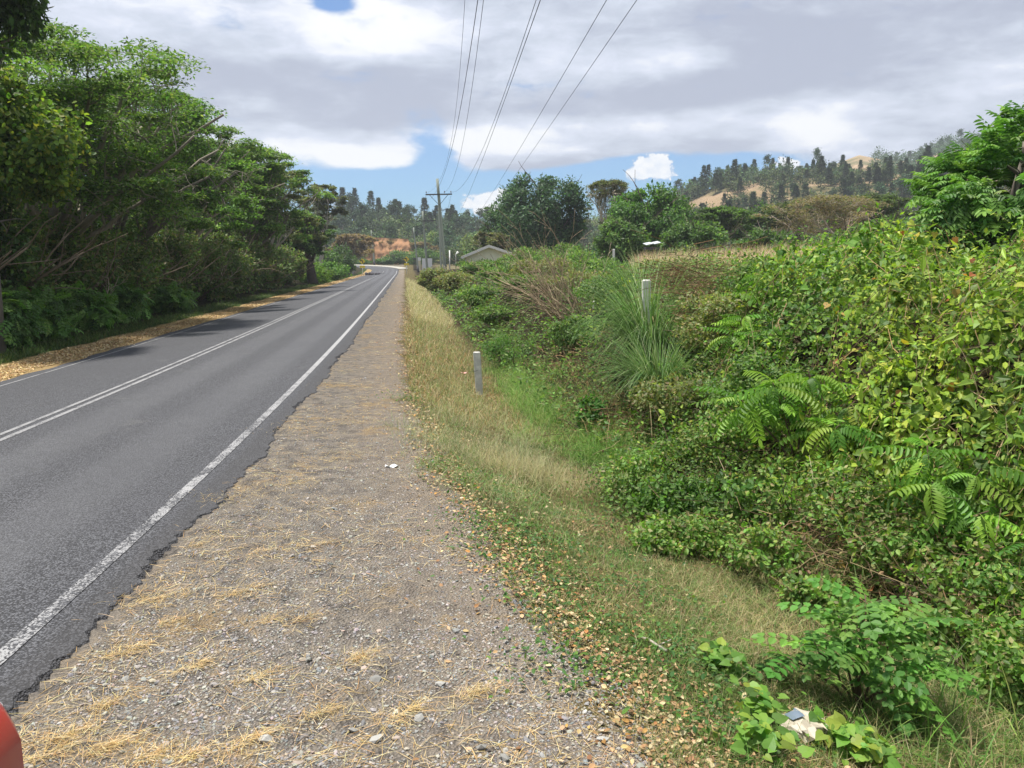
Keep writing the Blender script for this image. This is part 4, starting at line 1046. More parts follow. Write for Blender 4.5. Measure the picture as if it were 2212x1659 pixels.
tag(tangle('dry_undergrowth', [(1210, 790), (1250, 820), (1290, 850), (1330, 900), (1270, 760), (1190, 760), (1340, 950), (1380, 960), (1300, 930)], 560, .12, .4, BRN[:4] + [(.42, .29, .16), (.40, .27, .14)], .003, .35, .30, 0, 2), kind='stuff')
tag(tangle('dry_stalks', [(1850, 1200), (1950, 1230), (2050, 1300), (2100, 1350), (1750, 1250), (2180, 1420), (1650, 1180), (1560, 1120)], 620, .2, .7, [(.36, .27, .15), (.26, .18, .10), (.20, .13, .08), (.14, .16, .06)], .0025, .35, .22), kind='stuff')
# upright shoots, dry stems and grass blades poking out of the bank
g = G(); gl = G()
for i in range(620):
    Y = float((4.2 ** -1 + rng.random() * (19.0 ** -1 - 4.2 ** -1)) ** -1); X = float(rng.uniform(.10, .84) * Y)
    dd_ = X - float(Rl(Y)) - float(dcen(Y))
    if dd_ < .3 or lump(X * 1.3, Y * 1.3) < -.15: continue
    a = rng.random() * 6.28; L = rng.uniform(.25, .75) * (1 + Y * .02); t = np.linspace(0, 1, 6); ln = rng.uniform(.1, .7)
    P = np.stack([X + np.cos(a) * ln * L * t ** 1.6, Y + np.sin(a) * ln * L * t ** 1.6, gz1(X, Y) + .7 * float(mound(np.array([X]), np.array([Y]))[0]) + L * (t - .35 * ln * t ** 3)], 1)
    dry = rng.random() < .42
    g.tube(P, np.linspace(.0042, .0018, 6) * (1 + Y * .03), 3, palette(1, [(.40, .30, .17), (.28, .19, .11), (.48, .38, .24)] if dry else [(.14, .22, .06), (.2, .26, .09)])[0], cap=False)
    if not dry:
        n = rng.integers(8, 20); k = rng.uniform(1.2, 5, n); pos = np.stack([np.interp(k, np.arange(6), P[:, c]) for c in range(3)], 1); s = rng.uniform(.03, .075, n)
        gl.inst(T_OVAL if rng.random() < .7 else T_HEART, pos, frames(rdir(n) + [0, 0, -.1], rdir(n) * .5 + [0, 0, .9]), s, palette(n, HEART))
n = 1500; Y = (4.2 ** -1 + rng.random(n) * (20.0 ** -1 - 4.2 ** -1)) ** -1.0; X = rng.uniform(.08, .8, n) * Y; k = ((X - Rl(Y) - dcen(Y)) > .2) & (lump(X, Y, 1.9) > .05); X, Y = X[k], Y[k]
X = np.repeat(X, 5) + rng.normal(0, .05, len(X) * 5); Y = np.repeat(Y, 5) + rng.normal(0, .05, len(Y) * 5)
grass(gl, X, Y, .25, .75, .005, [(.17, .30, .07), (.24, .36, .10), (.36, .40, .16), (.48, .42, .22)], .5, LONGBL, z=.5 * mound(X, Y))
tag(g.build('shoot_stems', M_DRY), kind='stuff'); tag(gl.build('weed_shoots', M_LEAF), kind='stuff')
# small leaved creeping weeds between ditch and vines
g = G()
X, Y = patch([1330, 1420, 1500, 1560, 1620, 1450, 1380, 1500], [1060, 1080, 1120, 1060, 1130, 1000, 1130, 1180], 6500, 1.2)
Z = ground_z(X, Y) + np.abs(rng.normal(0, .20, len(X))); s = rng.uniform(.02, .05, len(X))
g.inst(T_OVAL, np.stack([X, Y, Z], 1), frames(rdir(len(X)) * [1, 1, .5] + [0, -.2, 0], rdir(len(X)) * .7 + [0, -.3, .8]), np.stack([s * 1.1, s, s], 1), palette(len(X), [(.085, .17, .035), (.12, .22, .045), (.06, .12, .026), (.16, .24, .06)], None, .2))
X, Y = patch([1480, 1560, 1640, 1720, 1600, 1530, 1680, 1500], [700, 760, 800, 700, 880, 860, 900, 940], 7500, 1.4)
Z = ground_z(X, Y) + np.abs(rng.normal(0, .22, len(X))); s = rng.uniform(.03, .06, len(X))
g.inst(T_OVAL, np.stack([X, Y, Z], 1), frames(rdir(len(X)) * [1, 1, .5] + [0, -.2, 0], rdir(len(X)) * .7 + [0, -.3, .8]), np.stack([s * 1.1, s, s], 1), palette(len(X), [(.08, .15, .035), (.11, .19, .045), (.055, .11, .026), (.15, .20, .06), (.19, .17, .08)], None, .2))
tag(g.build('creeping_weeds', M_LEAF), kind='stuff')

# tall grass clumps
GC = [(.12, .23, .065), (.16, .29, .085), (.21, .34, .115), (.085, .18, .05), (.30, .38, .19)]
def clump(base, n, L0, L1, w, label, spread=.25):
    a = rng.random(n) * 2 * pi; rr = spread * np.sqrt(rng.random(n)); L = rng.uniform(L0, L1, n)
    ln = .15 + .55 * rng.random(n) ** 1.2
    D = np.stack([np.cos(a) * ln, np.sin(a) * ln, np.ones(n)], 1); N = np.stack([-np.cos(a), -np.sin(a), .3 + 0 * a], 1)
    g = G(); ti = rng.integers(0, 4, n); P = np.stack([np.cos(a) * rr, np.sin(a) * rr, -.03 + 0 * a], 1); Mx = frames(D, N); C = palette(n, GC, None, .15)
    for t in range(4):
        k = ti == t; g.inst(LONGBL[t], P[k], Mx[k], np.stack([np.full(k.sum(), w), L[k], L[k]], 1), C[k])
    o = g.build('grass_clump', M_GRASS); o.location = base
    return tag(o, label, 'grass clump', 'arching grass clumps on the bank')
q = hit(1410, 775); clump((q[0], q[1], q[2] + .1), 900, .8, 1.5, .016, 'middle arching clump of tall grass hiding the foot of the weathered fence post', .34)
q = hit(1425, 850); clump((q[0], q[1], q[2] + .05), 900, .7, 1.4, .015, 'lower arching clump of tall grass in front of the weathered fence post', .3)
q = hit(1400, 745); clump((q[0], q[1], q[2] + .1), 1000, 1.0, 1.9, .017, 'larger arching clump of tall grass around the weathered fence post', .38)
q = hit(1385, 660); clump((q[0], q[1], q[2] + .1), 420, 1.0, 1.7, .016, 'upright tuft of tall grass behind the weathered fence post', .25)
q = hit(1540, 600, .5); g = G()
clump((q[0], q[1], gz1(q[0], q[1]) + .4), 200, .6, 1.2, .012, 'pale arching grass tuft on the crest right of the brown withered vines', .3)

# dead brushwood
q = hit(1235, 712); o = empty('brushwood', (q[0], q[1], q[2]), 0, 'heap of pale leafless branches sticking out of the hedge', 'dead branches')
for i in range(26):
    g = G(); lines, tips = [], []
    a = rng.uniform(1.2, 3.7); e_ = rng.uniform(.3, 1.5) if i > 4 else rng.uniform(1.6, 2.6)
    grow(np.array([rng.normal(0, .25), rng.normal(.3, .3), rng.uniform(-.1, .2)]), nrm1(np.array([cos(a) * 1.0, -.25 + sin(a) * .3, e_])), rng.uniform(1.0, 2.2), .016 * rng.uniform(.7, 1.3), 0,
         [dict(n=8, w=.09, k=4, a=.5, lf=.5, rf=.6), dict(n=5, w=.12, k=2, a=.5, lf=.5), dict(n=3, w=.12)], lines, tips)
    wood(g, lines, .004, palette(1, [(1.25, 1.08, .85), (1.0, .85, .65), (1.4, 1.25, 1.05)])[0] if False else np.array([1.15, 1.0, .8]) * rng.uniform(.6, 1.15), 5)
    g.build('branch', M_PALEBARK, o, smooth=True)
tag(tangle('brown_brush', [(1160, 670), (1190, 690), (1140, 650), (1180, 640), (1110, 690)], 320, .3, .9, [(.10, .07, .05), (.16, .11, .075), (.07, .055, .04)], .005, .7, .45), kind='stuff')
# two tall dry stalks above the hedge
for px, py, Y, H, dx_, lb in [(1225, 640, 21, 1.5, -.35, 'tall thin dry stalk leaning left above the hedge'), (1290, 640, 22, 1.15, .15, 'forked pale dry stalk above the dead brushwood')]:
    q = at(px, py, Y); g = G(); lines, tips = [], []
    z0 = gz1(q[0], Y)
    grow(np.array([q[0], Y, z0]), nrm1(np.array([dx_, 0, 1.0])), H + max(q[2] - z0, 0), .012, 0, [dict(n=8, w=.05, k=3, f0=.55, a=.45, lf=.3, rf=.7), dict(n=4, w=.08)], lines, tips)
    wood(g, lines, .006, (1.3, 1.15, .95)); tag(g.build('dry_stalk', M_PALEBARK, smooth=True), lb, 'stalk')

# pinnate leaved saplings
T_PIN = frond(10, 1.15, .12, .235, .75, T_OVAL, rach=.006); T_PINB = frond(8, .7, .13, .25, .55, T_OVAL, rach=.006); T_PINC = frond(9, 1.5, .12, .22, .8, T_OVAL, rach=.006)
T_PIN2 = frond(8, .8, .12, .22, .3, T_OVAL, rach=.007)
T_SEN = frond(5, .55, .20, .24, .10, (T_OVAL[0] * [1.35, 1, 1], T_OVAL[1]), rach=.009)
SAP = [(.165, .33, .042), (.21, .38, .05), (.12, .26, .036), (.27, .42, .06), (.09, .2, .03)]
def sapling(base, stems, T, nf, L, cols, label, kind='sapling', nm='pinnate_sapling', el0=(-.1, .6), stemr=.012, mat=M_GLOSS, group=None):
    o = empty(nm, base, 0, label, kind, group)
    g = G(); gl = G()
    for (tx, ty, tz) in stems:
        t = np.linspace(0, 1, 7)[:, None]; end = np.array([tx, ty, tz])
        P = end * t + np.array([0, 0, 1]) * (np.sin(t * pi) * .06) + rng.normal(0, .012, (7, 3)) * (t > 0)
        g.tube(P, np.linspace(stemr, stemr * .5, 7), 5, (.55, .45, .35))
        a = np.arange(nf) * 2.4 + rng.random() * 6; fpos = rng.uniform(.62, 1.0, nf); fpos[: nf // 2] = rng.uniform(.88, 1, nf // 2)
        pos = np.stack([np.interp(fpos, t[:, 0], P[:, k]) for k in range(3)], 1)
        el_ = rng.uniform(*el0, nf)
        D = np.stack([np.cos(a) * np.cos(el_), np.sin(a) * np.cos(el_) - .1, np.sin(el_)], 1)
        LL = L * rng.uniform(.65, 1.15, nf)
        Mf = frames(D, np.array([0, 0, 1.0]) + rdir(nf) * .45); Cf = palette(nf, cols, None, .16); tv = rng.integers(0, 3, nf)
        for q_, TT in enumerate((T, T_PINB, T_PINC) if T is T_PIN else (T, T, T)):
            kq = tv == q_; gl.inst(TT, pos[kq], Mf[kq], LL[kq], Cf[kq])
    g.build('stem', M_BARK, o, smooth=True); gl.build('foliage', mat, o)
    return o
def base_at(px, py):
    q = hit(px, py); return (q[0], q[1], q[2])
q = hit(1720, 1010)
sapling((q[0], q[1], q[2] - .05), [(-.35, -.2, .95), (.05, -.1, 1.05), (-.1, .3, .9), (.45, -.2, .75), (-.6, .0, .75), (.2, -.5, .6)], T_PIN, 13, .50, SAP, 'sapling with arching bright green feather leaves, left of the two largest on the bank')
q = hit(2030, 1180)
sapling((q[0], q[1], q[2] - .05), [(-.15, -.1, .62), (.2, -.1, .72), (.35, .1, .62), (-.05, .2, .8), (.1, -.35, .45)], T_PIN, 13, .46, SAP, 'sapling with broad drooping feather leaves at the right, just above the brown stalks')
q = hit(2150, 1320)
sapling((q[0], q[1], q[2] - .05), [(.0, -.05, .42), (.25, .0, .5), (.1, -.25, .3), (.42, -.1, .4)], T_PIN2, 12, .40, [(.07, .18, .03), (.10, .24, .035), (.13, .28, .04)], 'dark green sapling hanging over the ditch at the right picture edge')
q = hit(1590, 800)
sapling((q[0], q[1], q[2] - .05), [(-.1, -.1, .55), (.25, -.1, .6), (.1, .1, .75), (.5, .0, .55)], T_PIN, 11, .42, SAP, 'low feather leaved sapling right of the tall grass clumps')
q = hit(1620, 690, .2)
sapling((q[0], q[1], gz1(q[0], q[1])), [(-.1, -.1, .6), (.25, -.1, .7), (.1, .1, .85)], T_PIN, 10, .42, SAP, 'yellow green feather leaved sapling below the brown withered vines')
q = hit(1850, 1530)
sapling((q[0], q[1], q[2] - .03), [(-.27, -.02, .42), (.02, .0, .66), (.26, .05, .50), (-.06, -.17, .38), (.18, -.18, .30), (-.36, .1, .28), (.38, -.08, .34), (.08, .12, .52), (-.12, .05, .55)], T_SEN, 10, .28, [(.10, .235, .042), (.13, .28, .05), (.165, .32, .06), (.075, .18, .036)], 'small shrub with round paired dark green leaflets at the lower right', 'shrub', 'oval_leaved_shrub', (-.15, .75), .008)
q = hit(1460, 1130)
bush('weedy_bush', (q[0], q[1], q[2]), .95, .5, 1500, .055, [(.09, .19, .036), (.12, .24, .045), (.06, .13, .026)], 'leafy weed bush on the near slope of the ditch, left of the brown stalks', T_OVAL, ncl=26, sx=1.1, stems=8)
q = hit(1600, 1140)
bush('weedy_bush', (q[0], q[1], q[2]), 1.0, .55, 1500, .055, [(.085, .18, .034), (.12, .22, .045), (.06, .13, .026)], 'leafy weed bush in the ditch at the centre of the right half', T_OVAL, ncl=26, sx=1.1, stems=8)
for px, py, w, h in [(1380, 1075, .8, .5), (1690, 1115, 1.0, .6), (1780, 1150, .9, .65), (1880, 1190, .9, .6), (1970, 1250, .8, .5), (2070, 1300, .9, .55), (2160, 1370, .8, .55), (1530, 1200, .7, .4), (1660, 1250, .7, .45), (1420, 1190, .6, .3), (2110, 1440, .6, .4), (2195, 1520, .6, .45), (1980, 1420, .5, .35), (1760, 1330, .5, .3), (1470, 1010, .9, .55), (1560, 1000, .9, .6), (1640, 960, .9, .6)]:
    q = hit(px, py); bush('leafy_weed', (q[0], q[1], q[2] - .03), w * 1.15, h * 1.1, 1500, .045, [(.15, .29, .06), (.20, .35, .072), (.11, .22, .044), (.26, .36, .10), (.32, .31, .14)], 'leafy green weed bush growing along the ditch at the lower right', T_OVAL, 'leafy weed bushes along the ditch', ncl=26, sx=1.1, stems=9, clr=.34)
q = hit(1275, 930)
bush('weedy_bush', (q[0], q[1], q[2]), .42, .55, 420, .07, [(.06, .16, .03), (.08, .2, .036)], 'narrow dark green weed standing in the ditch beside the bright grass', T_OVAL, ncl=16, sx=1.1, stems=4)
q = hit(1100, 790)
bush('weedy_bush', (q[0], q[1], q[2]), 1.3, .8, 2600, .045, [(.07, .18, .03), (.10, .23, .04), (.05, .12, .022)], 'fine leaved fresh green bush right behind the marker post', T_NARROW, ncl=30, sx=1.6, stems=8)

# large leafy tree at the right edge
def b_right(o):
    g = G(); lines, tips = [], []
    g.tube([[0, 0, -.3], [.05, 0, .8], [.0, .1, 1.7], [.1, 0, 2.6]], [.12, .10, .08, .05], 7)
    spec = [dict(n=5, w=.1, k=5, a=.6, lf=.55, rf=.6), dict(n=4, w=.12)]
    for i in range(12): grow(np.array([.05, 0, .6 + i * .17]), nrm1(np.array([cos(i * 2.4), sin(i * 2.4), .35 + .05 * i])), 1.4 - .06 * i, .035, 0, spec, lines, tips)
    wood(g, lines, .006); g.build('trunk', M_BARK, o, smooth=True)
    g = G(); T = frond(5, .8, .27, .46, .45, T_OVAL, rach=.007); n = 4300
    c = np.array([.1, 0, 1.55]); dd = rdir(n); dd[:, 2] *= .95; cl = rdir(46) * rng.uniform(.7, 1, (46, 1)); k = rng.integers(0, 46, n)
    Pn = cl[k] * .82 + rdir(n) * .24
    P = c + Pn * np.array([2.1, 2.0, 1.75]) * np.stack([1.2 - .62 * (Pn[:, 2] + 1) / 2, 1 + 0 * Pn[:, 2], 1 + 0 * Pn[:, 2]], 1)
    out_ = unit(Pn); D = unit(out_ * .9 + rdir(n) * .55 + [0, 0, .1]); tone = rng.normal(1, .12, 46)[k][:, None]
    g.inst(T, P, frames(D, unit(out_ * .4 + [0, 0, 1.0])), rng.uniform(.24, .42, n), palette(n, [(.095, .22, .045), (.13, .28, .052), (.17, .33, .065), (.07, .165, .036), (.21, .36, .08)], None, .14) * tone)
    g.build('crown', M_GLOSS, o)
tree('leafy_tree', (9.15, 14.3, gz1(9.15, 14.3) + .0), 'lush bright green tree with drooping feather leaves at the right picture edge', 'tree', b_right)

# ------------------------------------------------------------------ things built by people
M_POST = solid('weathered_concrete', (.58, .57, .52), .9, .2, .3, 14, .5, dirt=(.80, .78, .70))
M_POLE = solid('treated_pole', (.27, .30, .25), .9, .1, .15, 3, .2, stretch=(6, 6, .5))
M_DARKM = solid('dark_metal', (.05, .05, .055), .6, .4, .2, 6)
M_TIMBER = solid('crossarm_timber', (.11, .11, .10), .85, .2, .3, 8)
M_YEL = solid('sign_yellow', (.72, .55, .02), .5, .4, .06, 4)
M_BLK = solid('sign_black', (.015, .015, .015), .6, .3, .1, 4)
M_WHT = solid('white_paint', (.74, .74, .71), .6, .35, .08, 5)
M_WIRE = solid('wire', (.06, .06, .065), .6, .3, .1, 4)
M_INS = solid('insulator', (.12, .09, .08), .3, .5, .1, 4)

# roadside marker post
q = hit(1036, 853); X, Y, Z = q
o = empty('marker_post', (X, Y, Z), .0, 'short weathered concrete post standing in the roadside grass', 'marker post')
g = G(); hw, ht = .068, at(1031, 760, Y)[2] - Z; lx = -.05
bmv = []
for zz, ww in ((-.25, hw), (ht - .014, hw), (ht, hw - .014)):
    for sx, sy in ((-1, -1), (1, -1), (1, 1), (-1, 1)):
        for k in (0, 1):
            c8 = .012
            ax = (sx * (ww - (c8 if (k == (0 if sx * sy > 0 else 1)) else 0)), sy * (ww - (0 if (k == (0 if sx * sy > 0 else 1)) else c8)))
            bmv.append([ax[0] + lx * (zz / ht), ax[1], zz])
bmv = np.array(bmv); i8 = np.arange(8)
Fq = np.concatenate([np.stack([r_ * 8 + i8, r_ * 8 + (i8 + 1) % 8, r_ * 8 + 8 + (i8 + 1) % 8, r_ * 8 + 8 + i8], 1) for r_ in (0, 1)])
g.add(bmv, [Fq, (16 + i8)[None, :]]); g.build('shaft', M_POST, o)
g = G(); zz = ht * .56; xx = lx * zz / ht
for k in range(2): g.tube([[xx - .078, -.076, zz + k * .006], [xx - .03, -.077, zz + .01], [xx, -.0765, zz + .018]] if k == 0 else [[xx - .078, -.076, zz], [xx - .085, -.02, zz - .005], [xx - .1, .03, zz + .01]], .004, 5)
g.build('wire_tie', M_DARKM, o, smooth=True)

def fence_post(px, py, Y, w, h, lb, lean=0.0, mat=M_POST, nm='fence_post'):
    q = at(px, py, Y); z0 = gz1(q[0], Y); H = q[2] - z0
    g = G(); rows = [(-.2, w), (H * .5, w), (H - .02, w * .97), (H, w * .75)]
    V = []
    for zz, ww in rows:
        for sx, sy in ((-1, -1), (1, -1), (1, 1), (-1, 1)): V.append([sx * ww / 2 + lean * zz + rng.normal(0, .003), sy * ww / 2, zz])
    i4 = np.arange(4); Fq = np.concatenate([np.stack([r_ * 4 + i4, r_ * 4 + (i4 + 1) % 4, r_ * 4 + 4 + (i4 + 1) % 4, r_ * 4 + 4 + i4], 1) for r_ in range(3)])
    g.add(np.array(V), [Fq, (12 + i4)[None]]); o = g.build(nm, mat); o.location = (q[0], Y, z0)
    return tag(o, lb, 'fence post', 'old concrete fence posts in the growth')
fence_post(1397, 604, 12.6, .125, 1, 'weathered stone grey fence post sticking out of the tall grass clump')
fence_post(1786, 545, 12.9, .13, 1, 'grey fence post half buried in vines near the right edge')
fence_post(1326, 538, 36, .10, 1, 'thin white fence post in front of the dry field grass', mat=M_WHT)
fence_post(1285, 650, 18.5, .10, 1, 'pale fence post wrapped in dead stalks beside the brushwood')

# litter
M_PLAST = solid('pale_plastic', (.42, .375, .29), .45, .4, .12, 6, .1)
M_PLASTB = solid('blue_label', (.13, .17, .22), .5, .4, .2, 6)
q = hit(1735, 1592)
o = empty('plastic_container', (q[0], q[1], q[2] + .03), .25, 'crumpled pale plastic container with a dark blue mark lying in the weeds', 'container')
g = G(); n1_, n2_ = 12, 10; V = []
for i in range(n1_ + 1):
    for j in range(n2_):
        a = j * 2 * pi / n2_; x = (i / n1_ - .5) * .17; prof = .062 * (1 - .85 * abs(2 * i / n1_ - 1) ** 6); rr = prof * (1 + .20 * sin(3 * a + i * .8) + .12 * sin(5 * a - i * 1.3) + .07 * sin(7 * i))
        V.append([x, rr * cos(a), .045 + rr * .62 * sin(a) - .03 * abs(x) * 4])
i = np.arange(n1_)[:, None] * n2_; j = np.arange(n2_)[None]
g.add(np.array(V), [np.stack([i + j, i + (j + 1) % n2_, i + n2_ + (j + 1) % n2_, i + n2_ + j], -1).reshape(-1, 4), np.arange(n2_)[None, ::-1], (np.arange(n2_) + n1_ * n2_)[None]])
g.V[0] += rng.normal(0, .0045, g.V[0].shape); g.build('shell', M_PLAST, o)
g = G(); V = []; 
for xx in np.linspace(-.055, -.005, 5):
    for a in np.linspace(.9, 1.7, 5):
        i_ = (xx / .17 + .5) * n1_; prof = .062 * (1 - .85 * abs(2 * i_ / n1_ - 1) ** 6); rr = prof * (1 + .20 * sin(3 * a + i_ * .8) + .12 * sin(5 * a - i_ * 1.3) + .07 * sin(7 * i_)) + .004
        V.append([xx, rr * cos(a), .045 + rr * .62 * sin(a) - .03 * abs(xx) * 4 + .002])
i = np.arange(4)[:, None] * 5; j = np.arange(4)[None]
g.add(np.array(V), [np.stack([i + j, i + j + 1, i + 5 + j + 1, i + 5 + j], -1).reshape(-1, 4)]); g.build('printed_mark', M_PLASTB, o, smooth=True)
def paper(px, py, w, d_, mat, nm, lb, cat, lift=.012, rz=0.0):
    q = hit(px, py); g = G(); n = 7; V = []
    for zz in (0, -.004):
        for i in range(n):
            for j in range(4): V.append([(i / (n - 1) - .5) * w, (j / 3 - .5) * d_, zz + .10 * w * sin(i * 1.3 + j) + lift])
    i = np.arange(n - 1)[:, None] * 4; j = np.arange(3)[None]; f = np.stack([i + 4 + j, i + 4 + j + 1, i + j + 1, i + j], -1).reshape(-1, 4)
    rim = [k * 4 for k in range(n)] + [(n - 1) * 4 + j for j in (1, 2, 3)] + [k * 4 + 3 for k in range(n - 2, -1, -1)] + [2, 1]
    rim = np.array(rim); r2 = np.roll(rim, -1)
    g.add(np.array(V), [f, f[:, ::-1] + n * 4, np.stack([rim, r2, r2 + n * 4, rim + n * 4], 1)])
    o = g.build(nm, mat); o.location = (q[0], q[1], q[2]); o.rotation_euler = (0, 0, rz); return tag(o, lb, cat)
paper(846, 1009, .125, .07, M_WHT, 'paper_scrap', 'flat white paper scrap lying on the gravel shoulder', 'litter')
paper(1003, 815, .13, .09, solid('pink_plastic', (.62, .36, .33), .6, .3, .3, 20, dirt=(.55, .08, .06)), 'plastic_wrapper', 'crumpled pink and red wrapper in the grass left of the concrete post', 'litter', .10)
paper(1715, 1200, .42, .20, solid('tan_board', (.48, .34, .19), .9, .2, .2, 5), 'brown_board', 'flat tan coloured slab half hidden in the ditch growth', 'slab', .12, .6)
bpy.data.objects['plastic_container'].scale = (1.3, 1.5, .95)
# dry stick on the verge, green leaf
g = G(); q = hit(1410, 1400); g.tube([[q[0] - .07, q[1] + .10, q[2] + .02], [q[0] - .02, q[1] + .03, q[2] + .035], [q[0] + .06, q[1] - .08, q[2] + .025]], [.006, .008, .009], 6)
g.tube([[q[0] + .02, q[1] - .03, q[2] + .03], [q[0] + .10, q[1] + .0, q[2] + .05]], [.005, .004], 5)
tag(g.build('stick', M_PALEBARK, smooth=True), 'bare grey forked stick lying on the dry verge grass at the lower right', 'stick')

# utility poles
def pole(px0, py0, px1, py1, Y, r0, r1, lb, arm=None, drop=None, base_dark=True, group='wooden utility poles along the road'):
    p0, p1 = at(px0, py0, Y), at(px1, py1, Y); z0 = gz1(p0[0], Y)
    o = empty('utility_pole', (p0[0], Y, z0), 0, lb, 'utility pole', group)
    off = np.array([p0[0], Y, z0]); ax = p1 - p0
    bot = p0 - ax * ((p0[2] - z0 + .4) / max(ax[2], .1)) - off; top = p1 - off
    g = G(); t = np.linspace(0, 1, 9)[:, None]; g.tube(bot * (1 - t) + top * t, np.linspace(r0, r1, 9), 10); g.build('shaft', M_POLE, o, smooth=True)
    if base_dark:
        g = G(); s = top - bot; f = (.4 + 1.3) / s[2]; g.tube([bot + s * 0.0, bot + s * f], [r0 + .01, r0 + .008], 10); g.build('base_sleeve', M_DARKM, o, smooth=True)
    if arm:
        (ax0, ay0, ax1, ay1) = arm
        a0, a1 = at(ax0, ay0, Y - r1 - .08) - off, at(ax1, ay1, Y - r1 - .08) - off
        c = (a0 + a1) / 2; v = a1 - a0; L = np.linalg.norm(v); ex = v / L; ez = nrm1(np.cross(ex, [0, 1, 0])); ez = ez if ez[2] > 0 else -ez; ey = np.cross(ez, ex)
        g = G(); g.box(c, (L, .11, .14), M=np.stack([ex, ey, ez], 1)); g.build('crossarm', M_TIMBER, o)
        f = lambda s_, dz: a0 + v * s_ + ez * dz + np.array([0, -.06, 0])
        pz = bot + (top - bot) * ((c[2] - 1.15 * L / 2.9 - bot[2]) / (top - bot)[2]) + np.array([0, -r1 - .04, 0])
        for s_ in (.14, .86):
            g = G(); g.tube([f(s_, -.02), pz], .028, 5); g.build('brace', M_TIMBER, o)
        for s_ in (.03, .72, .96):
            g = G(); q0 = a0 + v * s_ + ez * .07
            g.tube([q0, q0 + ez * .10, q0 + ez * .11, q0 + ez * .17, q0 + ez * .19, q0 + ez * .26, q0 + ez * .28], [.014, .014, .055, .065, .05, .06, .03], 8); g.build('insulator', M_INS, o, smooth=True)
    return o
def s_(x): return x * .768
pole(959, 555, 944.5, 386, 87, .215, .15, 'large utility pole with a crossarm leaning left beside the house', (s_(1197), s_(547.5), s_(1271.5), s_(546)))
pole(s_(1200), s_(738), s_(1188.5), s_(594), 118, .20, .13, 'utility pole with a crossarm in front of the trees, left of the large leaning one', (s_(1170), s_(622), s_(1226), s_(620)))
pole(s_(1240), s_(735), s_(1234), s_(586), 140, .18, .13, 'utility pole hidden behind the large leaning one with only its crossarm showing', (s_(1215), s_(593.5), s_(1254), s_(590)))
pole(s_(1174), s_(742), s_(1163), s_(640), 160, .20, .14, 'bare pale pole without a crossarm beside the brown gate', None)
pole(s_(1053), s_(742), s_(1044), s_(648), 196, .24, .15, 'bare pale pole at the outside of the bend in front of the orange soil', None)

# wires: spans from the large pole to the next one behind the photographer
def wire(pts, lb, r=.011, grp='overhead wires'):
    Q = np.array([at(x * .768, y * .768, Y) for x, y, Y in pts])
    # smooth sagging curve through the points, prolonged behind the camera
    yy = Q[:, 1]; ys_ = np.linspace(yy[0], -14, 90)
    deg = min(2, len(Q) - 1)
    fx = np.polyfit(yy, Q[:, 0], 1 if len(Q) < 3 else 2); fz = np.polyfit(yy, Q[:, 2], deg)
    g = G(); xx = np.polyval(fx, ys_); zz = np.polyval(fz, ys_)
    g.tube(np.stack([xx, ys_, zz], 1), r, 5); tag(g.build('wire', M_WIRE, smooth=True), lb, 'wire', grp)
wire([(1199, 543, 87), (1240, 500, 60), (1307.6, 0, 22)], 'faint thin overhead wire, leftmost of all at the top of the picture', .006)
wire([(1211, 560, 90), (1245, 500, 62), (1344, 0, 21)], 'second overhead wire from the left at the top, running past the large pole', .0105)
wire([(1251, 540, 87), (1276, 500, 62), (1360, 0, 22)], 'overhead wire third from the left, ending at the inner insulator of the large pole', .008)
wire([(1269, 540, 87), (1317, 500, 55), (1508, 0, 20)], 'overhead wire curving down to the right end of the crossarm', .008)
wire([(1293, 597, 110), (1337, 500, 60), (1520, 0, 20)], 'overhead wire close beside the one to the crossarm end, dropping behind the trees', .010)
wire([(1338, 610, 120), (1412, 500, 62), (1706, 0, 21)], 'second overhead wire from the right, dropping to the dark round tree', .009)
wire([(1365, 605, 120), (1444, 500, 64), (1791, 0, 21)], 'rightmost overhead wire, dropping to the dark round tree', .009)
def span(p0, p1, sag, lb, r=.012):
    p0, p1 = at(*p0), at(*p1); t = np.linspace(0, 1, 24)[:, None]; P = p0 * (1 - t) + p1 * t; P[:, 2] -= (4 * sag * t * (1 - t))[:, 0]
    g = G(); g.tube(P, r, 4); tag(g.build('wire', M_WIRE, smooth=True), lb, 'wire', 'overhead wires')
span((s_(1198), s_(552), 87), (s_(1186), s_(618), 118), .5, 'wire from the left crossarm end of the large pole down to the next pole')
span((s_(1268), s_(552), 87), (s_(1253), s_(588), 140), .6, 'wire from the right crossarm end of the large pole to the pole hidden behind it')
span((s_(1216), s_(594), 140), (s_(1238), s_(640), 100), .3, 'slack wire looping from the hidden pole down to the shaft of the large one')
span((s_(1266), s_(600), 100), (s_(1305), s_(620), 112), .9, 'pale slack service wire drooping to the right of the large pole')

